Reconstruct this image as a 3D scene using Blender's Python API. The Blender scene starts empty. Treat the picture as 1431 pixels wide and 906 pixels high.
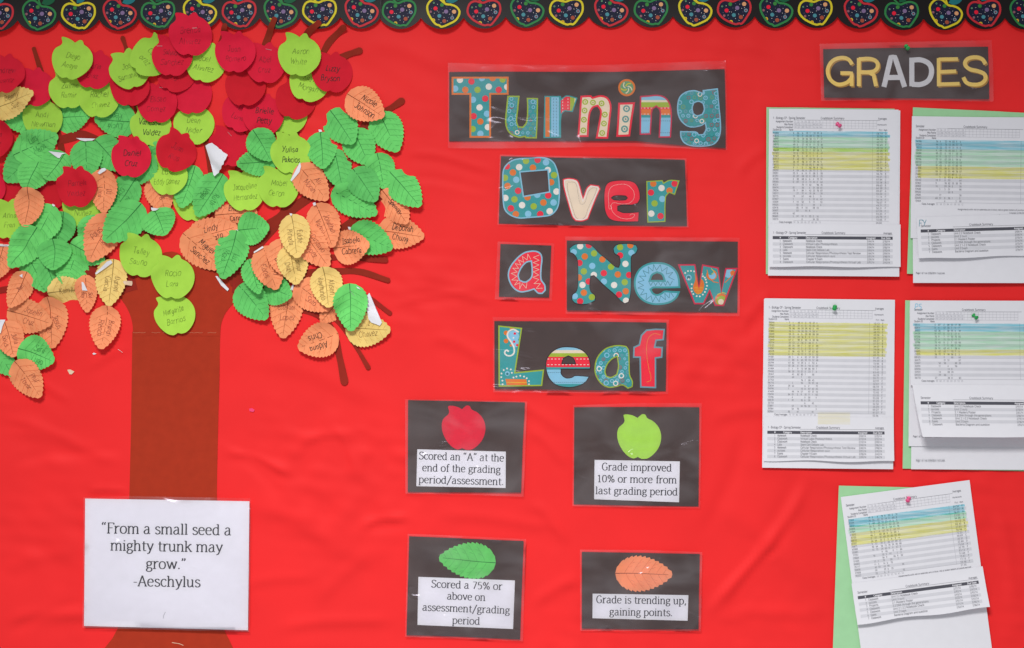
import bpy, math, random
import numpy as np
from mathutils import Vector
from mathutils.geometry import delaunay_2d_cdt

random.seed(7)
# ------------------------------------------------------------------ camera, world, lights, exposure
S = 0.0012            # metres of wall per unit of the layout survey (1 unit = 1.2 mm)
D = 2.4               # camera distance from the wall
CX, CY = 715.5, 453.0 # survey point straight in front of the camera
scene = bpy.context.scene
COL = scene.collection
cam_data = bpy.data.cameras.new('camera')
cam = bpy.data.objects.new('camera', cam_data)
COL.objects.link(cam)
cam.location = (0, -D, 0)
cam.rotation_euler = (math.radians(90), 0, 0)
cam_data.sensor_width = 36
cam_data.lens = 36 * D / (1431 * S)
cam_data.clip_start = 0.05
cam_data.clip_end = 60
scene.camera = cam

world = bpy.data.worlds.new('World')
scene.world = world
world.use_nodes = True
bg = world.node_tree.nodes['Background']
bg.inputs[0].default_value = (0.93, 0.95, 1.0, 1)
bg.inputs[1].default_value = 0.355

def area(name, loc, target, sx, sy, power, color):
    l = bpy.data.lights.new(name, 'AREA')
    l.shape = 'RECTANGLE'; l.size = sx; l.size_y = sy
    l.energy = power; l.color = color
    o = bpy.data.objects.new(name, l); COL.objects.link(o)
    o.location = loc
    o.rotation_euler = (Vector(target) - Vector(loc)).to_track_quat('-Z', 'Y').to_euler()
    return o
cl = area('ceiling_lamp', (-0.55, -2.9, 2.0), (0.1, 0, -1.75), 1.1, 0.6, 22.8, (1.0, 0.985, 0.97))
cl.data.spread = math.radians(66)
area('low_fill_light', (-0.3, -2.4, -1.5), (0.0, 0, -0.6), 1.6, 1.0, 7.5, (1.0, 0.97, 0.96))  # added fill from low in front, not a window; brightens the lower board
scene.view_settings.view_transform = 'Standard'
scene.view_settings.look = 'None'
scene.view_settings.exposure = 0.0
scene.view_settings.gamma = 1.0
scene.render.engine = 'CYCLES'
scene.cycles.max_bounces = 6
scene.cycles.transparent_max_bounces = 12

# ------------------------------------------------------------------ materials
def lin(c):
    return tuple(((v / 255) / 12.92 if v / 255 <= 0.04045 else ((v / 255 + 0.055) / 1.055) ** 2.4) for v in c)

def paper(name, rgb, rough=0.8, mottle=0.06, var=0.0, bump=0.15, scale=900, spec=0.2, linear=False, fibre=60):
    m = bpy.data.materials.new(name); m.use_nodes = True
    nt = m.node_tree; N = nt.nodes; L = nt.links
    b = N['Principled BSDF']
    c = rgb if linear else lin(rgb)
    b.inputs['Roughness'].default_value = rough
    b.inputs['Specular IOR Level'].default_value = spec
    tc = N.new('ShaderNodeTexCoord')
    n1 = N.new('ShaderNodeTexNoise'); n1.inputs['Scale'].default_value = fibre; n1.inputs['Detail'].default_value = 5
    L.new(tc.outputs['Object'], n1.inputs['Vector'])
    hsv = N.new('ShaderNodeHueSaturation'); hsv.inputs['Color'].default_value = (*c, 1)
    mr = N.new('ShaderNodeMapRange'); mr.inputs['From Min'].default_value = 0.3; mr.inputs['From Max'].default_value = 0.7
    mr.inputs['To Min'].default_value = 1 - mottle; mr.inputs['To Max'].default_value = 1 + mottle
    L.new(n1.outputs['Fac'], mr.inputs['Value'])
    if var:
        oi = N.new('ShaderNodeObjectInfo')
        m2 = N.new('ShaderNodeMapRange'); m2.inputs['To Min'].default_value = 1 - var; m2.inputs['To Max'].default_value = 1 + var * 0.6
        L.new(oi.outputs['Random'], m2.inputs['Value'])
        mu = N.new('ShaderNodeMath'); mu.operation = 'MULTIPLY'
        L.new(mr.outputs[0], mu.inputs[0]); L.new(m2.outputs[0], mu.inputs[1])
        L.new(mu.outputs[0], hsv.inputs['Value'])
        m3 = N.new('ShaderNodeMapRange'); m3.inputs['To Min'].default_value = 0.5 + var * 0.02; m3.inputs['To Max'].default_value = 0.5 - var * 0.02
        L.new(oi.outputs['Random'], m3.inputs['Value']); L.new(m3.outputs[0], hsv.inputs['Hue'])
    else:
        L.new(mr.outputs[0], hsv.inputs['Value'])
    L.new(hsv.outputs[0], b.inputs['Base Color'])
    n2 = N.new('ShaderNodeTexNoise'); n2.inputs['Scale'].default_value = scale; n2.inputs['Detail'].default_value = 3
    L.new(tc.outputs['Object'], n2.inputs['Vector'])
    bp = N.new('ShaderNodeBump'); bp.inputs['Strength'].default_value = bump; bp.inputs['Distance'].default_value = 0.0004
    L.new(n2.outputs['Fac'], bp.inputs['Height']); L.new(bp.outputs[0], b.inputs['Normal'])
    return m

def marker(name, rgb):
    """translucent highlighter ink: a colour filter over the paper below"""
    m = bpy.data.materials.new(name); m.use_nodes = True
    nt = m.node_tree; N = nt.nodes; L = nt.links
    N.remove(N['Principled BSDF'])
    t = N.new('ShaderNodeBsdfTransparent')
    tc = N.new('ShaderNodeTexCoord')
    mp = N.new('ShaderNodeMapping'); mp.inputs['Scale'].default_value = (10, 1, 200)
    n = N.new('ShaderNodeTexNoise'); n.inputs['Scale'].default_value = 1.6; n.inputs['Detail'].default_value = 3
    L.new(tc.outputs['Object'], mp.inputs['Vector']); L.new(mp.outputs[0], n.inputs['Vector'])
    mx = N.new('ShaderNodeMix'); mx.data_type = 'RGBA'
    mr = N.new('ShaderNodeMapRange'); mr.inputs['From Min'].default_value = 0.36; mr.inputs['From Max'].default_value = 0.62
    mr.inputs['To Min'].default_value = 0.0; mr.inputs['To Max'].default_value = 1.0
    L.new(n.outputs['Fac'], mr.inputs['Value']); L.new(mr.outputs[0], mx.inputs['Factor'])
    mx.inputs['A'].default_value = (*rgb, 1)
    mx.inputs['B'].default_value = (*[0.55 + 0.45 * v for v in rgb], 1)
    L.new(mx.outputs['Result'], t.inputs['Color'])
    L.new(t.outputs[0], N['Material Output'].inputs['Surface'])
    return m

def film_mat():
    m = bpy.data.materials.new('laminate_film'); m.use_nodes = True
    nt = m.node_tree; N = nt.nodes; L = nt.links
    N.remove(N['Principled BSDF'])
    tc = N.new('ShaderNodeTexCoord')
    mp = N.new('ShaderNodeMapping'); mp.inputs['Scale'].default_value = (1, 1, 1.6)
    L.new(tc.outputs['Object'], mp.inputs['Vector'])
    oi = N.new('ShaderNodeObjectInfo')
    ad = N.new('ShaderNodeVectorMath'); ad.operation = 'ADD'
    L.new(mp.outputs[0], ad.inputs[0])
    cb = N.new('ShaderNodeCombineXYZ')
    mm = N.new('ShaderNodeMath'); mm.operation = 'MULTIPLY'; mm.inputs[1].default_value = 9.0
    L.new(oi.outputs['Random'], mm.inputs[0]); L.new(mm.outputs[0], cb.inputs[1]); L.new(cb.outputs[0], ad.inputs[1])
    n = N.new('ShaderNodeTexNoise'); n.inputs['Scale'].default_value = 8; n.inputs['Detail'].default_value = 2
    n.inputs['Distortion'].default_value = 1.4
    L.new(ad.outputs[0], n.inputs['Vector'])
    bp = N.new('ShaderNodeBump'); bp.inputs['Strength'].default_value = 1.0; bp.inputs['Distance'].default_value = 0.011
    hr = N.new('ShaderNodeMapRange'); hr.interpolation_type = 'SMOOTHSTEP'; hr.inputs['From Min'].default_value = 0.62; hr.inputs['From Max'].default_value = 0.92
    L.new(n.outputs['Fac'], hr.inputs['Value']); L.new(hr.outputs[0], bp.inputs['Height'])
    tr = N.new('ShaderNodeBsdfTransparent'); tr.inputs['Color'].default_value = (0.99, 0.99, 0.99, 1)
    gl = N.new('ShaderNodeBsdfGlossy'); gl.inputs['Roughness'].default_value = 0.2; gl.inputs['Color'].default_value = (0.9, 0.84, 1, 1)
    L.new(bp.outputs[0], gl.inputs['Normal'])
    df = N.new('ShaderNodeBsdfDiffuse'); df.inputs['Color'].default_value = (0.86, 0.83, 0.87, 1)
    # scuffed haze, stronger where the film has clouded
    n3 = N.new('ShaderNodeTexNoise'); n3.inputs['Scale'].default_value = 9; n3.inputs['Detail'].default_value = 2; n3.inputs['Distortion'].default_value = 0.9
    L.new(ad.outputs[0], n3.inputs['Vector'])
    mr = N.new('ShaderNodeMapRange'); mr.inputs['From Min'].default_value = 0.42; mr.inputs['From Max'].default_value = 0.72
    mr.inputs['To Min'].default_value = 0.02; mr.inputs['To Max'].default_value = 0.085
    L.new(n3.outputs['Fac'], mr.inputs['Value'])
    m1 = N.new('ShaderNodeMixShader'); L.new(mr.outputs[0], m1.inputs[0]); L.new(tr.outputs[0], m1.inputs[1]); L.new(df.outputs[0], m1.inputs[2])
    fr = N.new('ShaderNodeFresnel'); fr.inputs['IOR'].default_value = 1.42
    m2 = N.new('ShaderNodeMixShader'); fm = N.new('ShaderNodeMath'); fm.operation = 'MULTIPLY'; fm.inputs[1].default_value = 0.8
    L.new(fr.outputs[0], fm.inputs[0]); L.new(fm.outputs[0], m2.inputs[0]); L.new(m1.outputs[0], m2.inputs[1]); L.new(gl.outputs[0], m2.inputs[2])
    L.new(m2.outputs[0], N['Material Output'].inputs['Surface'])
    return m

M = {}
M['board'] = paper('red_bulletin_paper', (0.89, 0.023, 0.024), rough=0.62, mottle=0.035, bump=0.10, scale=700, spec=0.2, linear=True, fibre=9)
M['trunk'] = paper('brown_craft_paper', (0.42, 0.034, 0.0115), rough=0.85, mottle=0.05, bump=0.3, linear=True)
M['branch'] = paper('brown_branch_paper', (0.30, 0.024, 0.012), rough=0.85, mottle=0.06, var=0.15, bump=0.3, linear=True)
M['R'] = paper('crimson_card', (0.70, 0.011, 0.034), mottle=0.05, var=0.12, bump=0.3, linear=True)
M['L'] = paper('lime_card', (0.41, 0.72, 0.075), mottle=0.05, var=0.10, bump=0.3, linear=True)
M['G'] = paper('green_leaf_card', (0.15, 0.64, 0.15), mottle=0.10, var=0.16, bump=0.35, linear=True)
M['O'] = paper('orange_leaf_card', (0.97, 0.33, 0.15), mottle=0.07, var=0.08, bump=0.35, linear=True)
M['Y'] = paper('tan_leaf_card', (0.92, 0.65, 0.21), mottle=0.08, var=0.12, bump=0.35, linear=True)
M['back'] = paper('white_card_back', (0.82, 0.82, 0.86), mottle=0.02, linear=True)
M['white'] = paper('white_copy_paper', (0.80, 0.795, 0.84), mottle=0.012, bump=0.08, linear=True)
M['mint'] = paper('mint_green_paper', (0.37, 0.68, 0.37), mottle=0.03, linear=True)
M['card'] = paper('dark_brown_card', (0.066, 0.040, 0.035), mottle=0.10, rough=0.7, linear=True, fibre=30)
M['ink'] = paper('black_ink', (0.03, 0.03, 0.04), mottle=0.0, rough=0.6, bump=0, linear=True)
M['pen'] = paper('pen_ink', (0.02, 0.018, 0.02), mottle=0.3, rough=0.6, bump=0, linear=True, fibre=300)
M['ink_R'] = paper('pen_on_crimson', (0.33, 0.010, 0.028), mottle=0.7, rough=0.6, bump=0, linear=True, fibre=120)
M['ink_L'] = paper('pen_on_lime', (0.17, 0.28, 0.035), mottle=0.8, rough=0.6, bump=0, linear=True, fibre=120)
M['ink_G'] = paper('pen_on_green', (0.04, 0.26, 0.06), mottle=0.5, rough=0.6, bump=0, linear=True, fibre=120)
M['ink_O'] = paper('pen_on_orange', (0.33, 0.08, 0.05), mottle=0.5, rough=0.6, bump=0, linear=True, fibre=120)
M['ink_Y'] = paper('pen_on_tan', (0.26, 0.15, 0.05), mottle=0.5, rough=0.6, bump=0, linear=True, fibre=120)
M['vein_G'] = paper('vein_green', (0.09, 0.43, 0.10), mottle=0.3, bump=0, linear=True, fibre=200)
M['vein_O'] = paper('vein_orange', (0.70, 0.18, 0.07), mottle=0.3, bump=0, linear=True, fibre=200)
M['vein_Y'] = paper('vein_tan', (0.68, 0.43, 0.12), mottle=0.3, bump=0, linear=True, fibre=200)
M['midrib_G'] = paper('midrib_green', (0.02, 0.17, 0.04), mottle=0.3, bump=0, linear=True)
M['midrib_O'] = paper('midrib_orange', (0.30, 0.055, 0.02), mottle=0.3, bump=0, linear=True)
M['midrib_Y'] = paper('midrib_tan', (0.25, 0.14, 0.03), mottle=0.3, bump=0, linear=True)
M['film'] = film_mat()
M['stripe'] = paper('grey_toner_band', (0.665, 0.665, 0.71), mottle=0.03, linear=True)
M['rule'] = paper('pale_grey_rule', (0.48, 0.48, 0.52), mottle=0.0, linear=True)
M['toner'] = paper('toner_text', (0.31, 0.31, 0.34), mottle=0.0, linear=True)
M['band'] = paper('dark_table_band', (0.09, 0.09, 0.11), mottle=0.05, linear=True)
M['hl_blue'] = marker('blue_highlighter', (0.52, 0.84, 0.90))
M['hl_green'] = marker('green_highlighter', (0.74, 0.96, 0.78))
M['hl_yellow'] = marker('yellow_highlighter', (0.97, 0.955, 0.50))
M['hl_peach'] = marker('peach_highlighter', (0.99, 0.965, 0.82))
for nm, c in dict(teal=(48, 160, 162), orange=(232, 122, 30), lime=(165, 190, 45), lblue=(140, 200, 225), cream=(236, 220, 195),
                  red=(240, 26, 58), pwhite=(240, 232, 222), magenta=(214, 22, 70), black=(30, 18, 22), purple=(135, 110, 150),
                  olive=(110, 165, 120), greyteal=(95, 155, 150), bluegrey=(110, 160, 175), yellow=(225, 195, 60), pgreen=(60, 135, 60),
                  navy=(20, 24, 50), peach=(228, 165, 115), mauve=(150, 95, 105), brick=(170, 80, 55), pteal=(75, 145, 155),
                  ybright=(222, 205, 40), pred=(205, 45, 55), apgreen=(48, 132, 70), trimblack=(23, 18, 18), gold=(255, 222, 120),
                  silver=(225, 224, 226), dkteal=(30, 120, 125), leafdark=(20, 95, 60), hotpink=(245, 70, 120), pinred=(240, 90, 150),
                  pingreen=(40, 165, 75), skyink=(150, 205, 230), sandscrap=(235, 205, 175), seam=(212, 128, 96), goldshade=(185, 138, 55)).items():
    M[nm] = paper('print_' + nm, c, mottle=0.03, rough=0.55)
M['gold'].node_tree.nodes['Principled BSDF'].inputs['Roughness'].default_value = 0.35
M['silver'].node_tree.nodes['Principled BSDF'].inputs['Roughness'].default_value = 0.35
M['trimblack'].node_tree.nodes['Principled BSDF'].inputs['Roughness'].default_value = 0.45
def plastic(name, rgb):
    m = bpy.data.materials.new(name); m.use_nodes = True
    b = m.node_tree.nodes['Principled BSDF']; b.inputs['Base Color'].default_value = (*lin(rgb), 1)
    b.inputs['Roughness'].default_value = 0.25; b.inputs['Transmission Weight'].default_value = 0.0
    return m
M['pin_pink'] = plastic('pink_plastic', (240, 90, 145)); M['pin_green'] = plastic('green_plastic', (40, 170, 85))
m = bpy.data.materials.new('steel'); m.use_nodes = True
m.node_tree.nodes['Principled BSDF'].inputs['Metallic'].default_value = 1.0
m.node_tree.nodes['Principled BSDF'].inputs['Roughness'].default_value = 0.3
m.node_tree.nodes['Principled BSDF'].inputs['Base Color'].default_value = (0.9, 0.88, 0.86, 1)
M['steel'] = m

# ------------------------------------------------------------------ helpers
def at(px, py, d=0.0):
    """survey point on the wall, d metres in front of it"""
    k = 1 - d / D
    return Vector(((px - CX) * S * k, -d, (CY - py) * S * k))

def tag(o, label=None, cat=None, group=None, kind=None):
    if label: o['label'] = label
    if cat: o['category'] = cat
    if group: o['group'] = group
    if kind: o['kind'] = kind
    return o

def empty(name, loc):
    o = bpy.data.objects.new(name, None); COL.objects.link(o); o.location = loc
    o.empty_display_size = 0.02
    return o

def link(name, me, parent=None, loc=None):
    o = bpy.data.objects.new(name, me); COL.objects.link(o)
    if parent: o.parent = parent
    if loc is not None: o.location = loc
    return o

class PM:
    """a mesh of flat pieces that follow a sheet: frame (anchor ax, ay, depth d0), zf(x, y) = height above the wall"""
    def __init__(s, ax, ay, d0, zf):
        s.ax, s.ay, s.d0, s.zf = ax, ay, d0, zf
        s.v = []; s.f = []; s.m = []; s.mats = []
    def mi(s, mat):
        if mat not in s.mats: s.mats.append(mat)
        return s.mats.index(mat)
    def vert(s, x, y, dz):
        s.v.append(((x - s.ax) * S, -(s.zf(x, y) + dz - s.d0), (s.ay - y) * S))
        return len(s.v) - 1
    def poly(s, pts, mat, dz=0.0002):
        ids = [s.vert(x, y, dz) for x, y in pts]
        a = sum(pts[i][0] * pts[(i + 1) % len(pts)][1] - pts[(i + 1) % len(pts)][0] * pts[i][1] for i in range(len(pts)))
        if a > 0: ids = ids[::-1]          # face the room
        s.f.append(ids); s.m.append(s.mi(mat))
    def tris(s, verts, tris, mat, dz=0.0):
        base = len(s.v)
        for x, y in verts: s.vert(x, y, dz)
        k = s.mi(mat)
        for t in tris:
            p = [verts[i] for i in t]
            a = (p[1][0] - p[0][0]) * (p[2][1] - p[0][1]) - (p[2][0] - p[0][0]) * (p[1][1] - p[0][1])
            t = t if a < 0 else t[::-1]
            s.f.append([base + i for i in t]); s.m.append(k)
    def ribbon(s, pts, w, mat, dz=0.0002, nib=None, closed=False, step=None):
        if step: pts = resample(pts, step, closed)
        n = len(pts)
        if n < 2: return
        L_, R_ = [], []
        for i in range(n):
            if closed: a, b = pts[i - 1], pts[(i + 1) % n]
            else: a, b = pts[max(i - 1, 0)], pts[min(i + 1, n - 1)]
            dx, dy = b[0] - a[0], b[1] - a[1]; l = math.hypot(dx, dy) or 1
            dx /= l; dy /= l
            ww = w(i / (n - 1)) if callable(w) else w
            if nib: ww = ww * (nib + (1 - nib) * abs(dy))
            L_.append(s.vert(pts[i][0] - dy * ww / 2, pts[i][1] + dx * ww / 2, dz))
            R_.append(s.vert(pts[i][0] + dy * ww / 2, pts[i][1] - dx * ww / 2, dz))
        k = s.mi(mat)
        for i in range(n if closed else n - 1):
            j = (i + 1) % n
            s.f.append([L_[i], L_[j], R_[j], R_[i]]); s.m.append(k)
    def build(s, name, parent=None, loc=None):
        me = bpy.data.meshes.new(name)
        me.from_pydata(s.v, [], s.f)
        for m_ in s.mats: me.materials.append(M[m_])
        me.polygons.foreach_set('material_index', s.m)
        me.update()
        return link(name, me, parent, loc)

def resample(pts, step, closed=False):
    out = []
    n = len(pts)
    for i in range(n if closed else n - 1):
        a, b = pts[i], pts[(i + 1) % n]
        l = math.hypot(b[0] - a[0], b[1] - a[1]); k = max(1, int(math.ceil(l / step)))
        for j in range(k):
            t = j / k; out.append((a[0] + (b[0] - a[0]) * t, a[1] + (b[1] - a[1]) * t))
    if not closed: out.append(pts[-1])
    return out

def smooth(pts, closed=True, n=4, corner=48):
    """curve through the points; sharp corners stay sharp"""
    N_ = len(pts); P = [Vector(p) for p in pts]; out = []
    def is_corner(i):
        if not closed and (i == 0 or i == N_ - 1): return True
        a = P[i] - P[i - 1]; b = P[(i + 1) % N_] - P[i]
        if a.length < 1e-6 or b.length < 1e-6: return True
        return math.degrees(a.angle(b)) > corner
    cor = [is_corner(i) for i in range(N_)]
    for i in range(N_ if closed else N_ - 1):
        p1, p2 = P[i], P[(i + 1) % N_]
        seg = p2 - p1
        def tan(k, here):
            if cor[k]: return seg
            t = (P[(k + 1) % N_] - P[k - 1])
            return t.normalized() * seg.length if t.length else seg
        t1, t2 = tan(i, p1), tan((i + 1) % N_, p2)
        straight = cor[i] and cor[(i + 1) % N_]
        for j in range(1 if straight else n):
            t = j / n
            h1 = 2 * t**3 - 3 * t**2 + 1; h2 = t**3 - 2 * t**2 + t; h3 = -2 * t**3 + 3 * t**2; h4 = t**3 - t**2
            q = p1 * h1 + t1 * h2 + p2 * h3 + t2 * h4
            out.append((q.x, q.y))
    if not closed: out.append(tuple(P[-1]))
    return out

def inside(poly, X, Y):
    r = np.zeros(X.shape, bool); n = len(poly)
    for i in range(n):
        x1, y1 = poly[i]; x2, y2 = poly[(i + 1) % n]
        if y1 == y2: continue
        c = ((y1 > Y) != (y2 > Y)) & (X < (x2 - x1) * (Y - y1) / (y2 - y1) + x1)
        r ^= c
    return r

def triangulate(outline, holes=(), grid=None):
    vs = [Vector(p) for p in outline]; ed = [(i, (i + 1) % len(outline)) for i in range(len(outline))]
    for h in holes:
        b = len(vs); vs += [Vector(p) for p in h]; ed += [(b + i, b + (i + 1) % len(h)) for i in range(len(h))]
    if grid:
        xs = [p[0] for p in outline]; ys = [p[1] for p in outline]
        gx = np.arange(min(xs) + grid * 0.5, max(xs), grid); gy = np.arange(min(ys) + grid * 0.5, max(ys), grid)
        X, Y = np.meshgrid(gx, gy); X = X + (np.arange(len(gy)) % 2 * grid * 0.5)[:, None]
        ok = inside(outline, X, Y)
        P = np.array(outline)
        for x, y in zip(X[ok], Y[ok]):
            if np.min((P[:, 0] - x) ** 2 + (P[:, 1] - y) ** 2) > (grid * 0.45) ** 2: vs.append(Vector((float(x), float(y))))
    r = delaunay_2d_cdt(vs, ed, [], 0, 1e-5)
    V_ = [(v.x, v.y) for v in r[0]]
    T = [tuple(f) for f in r[2]]
    if T:
        C = np.array([[sum(V_[i][0] for i in t) / 3, sum(V_[i][1] for i in t) / 3] for t in T])
        ok = inside(outline, C[:, 0], C[:, 1])
        for h in holes: ok &= ~inside(h, C[:, 0], C[:, 1])
        T = [t for t, o in zip(T, ok) if o]
    return V_, T

def sheet(name, outline, zf, mat, anchor, d0, parent=None, grid=6, thick=0.00035, back=None, holes=(), loc=None, smooth_shade=True):
    """one cut piece of paper with real thickness that follows zf"""
    V_, T = triangulate(outline, holes, grid)
    used = sorted({i for t in T for i in t}); mp = {o: n for n, o in enumerate(used)}
    vs = []
    for i in used:
        x, y = V_[i]; vs.append(((x - anchor[0]) * S, -(zf(x, y) - d0), (anchor[1] - y) * S))
    fs = []
    for t in T:
        p = [V_[i] for i in t]
        a = (p[1][0] - p[0][0]) * (p[2][1] - p[0][1]) - (p[2][0] - p[0][0]) * (p[1][1] - p[0][1])
        t = t if a < 0 else t[::-1]
        fs.append([mp[i] for i in t])
    me = bpy.data.meshes.new(name); me.from_pydata(vs, [], fs)
    me.materials.append(M[mat]); me.materials.append(M[back or mat])
    if smooth_shade: me.polygons.foreach_set('use_smooth', [True] * len(fs))
    me.update()
    o = link(name, me, parent, loc)
    if thick:
        md = o.modifiers.new('thickness', 'SOLIDIFY'); md.thickness = thick; md.offset = -1
        md.material_offset = 1; md.material_offset_rim = 0
        es = o.modifiers.new('crisp_edge', 'EDGE_SPLIT'); es.split_angle = math.radians(50)
    return o

def clip_convex(poly, tri):
    """convex polygon cut to a triangle"""
    a = (tri[1][0] - tri[0][0]) * (tri[2][1] - tri[0][1]) - (tri[2][0] - tri[0][0]) * (tri[1][1] - tri[0][1])
    if a < 0: tri = tri[::-1]
    out = poly
    for i in range(3):
        p, q = tri[i], tri[(i + 1) % 3]; inp = out; out = []
        if not inp: return []
        def side(r): return (q[0] - p[0]) * (r[1] - p[1]) - (q[1] - p[1]) * (r[0] - p[0])
        for j in range(len(inp)):
            c, n = inp[j], inp[(j + 1) % len(inp)]; sc, sn = side(c), side(n)
            if sc >= 0: out.append(c)
            if (sc >= 0) != (sn >= 0):
                t = sc / (sc - sn); out.append((c[0] + (n[0] - c[0]) * t, c[1] + (n[1] - c[1]) * t))
    return out if len(out) >= 3 else []

def inset(loop, w):
    """loop moved to its left side by w (miter)"""
    n = len(loop); out = []
    ar = sum(loop[i][0] * loop[(i + 1) % n][1] - loop[(i + 1) % n][0] * loop[i][1] for i in range(n))
    sg = 1 if ar > 0 else -1
    for i in range(n):
        a = Vector(loop[i - 1]); b = Vector(loop[i]); c = Vector(loop[(i + 1) % n])
        e1 = (b - a); e2 = (c - b)
        if e1.length < 1e-6 or e2.length < 1e-6: out.append(tuple(b)); continue
        e1.normalize(); e2.normalize()
        n1 = Vector((-e1.y, e1.x)) * sg; n2 = Vector((-e2.y, e2.x)) * sg
        m_ = n1 + n2
        if m_.length < 0.2: m_ = n1
        m_.normalize(); k = w / max(0.45, m_.dot(n1))
        out.append((b.x + m_.x * k, b.y + m_.y * k))
    return out
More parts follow.
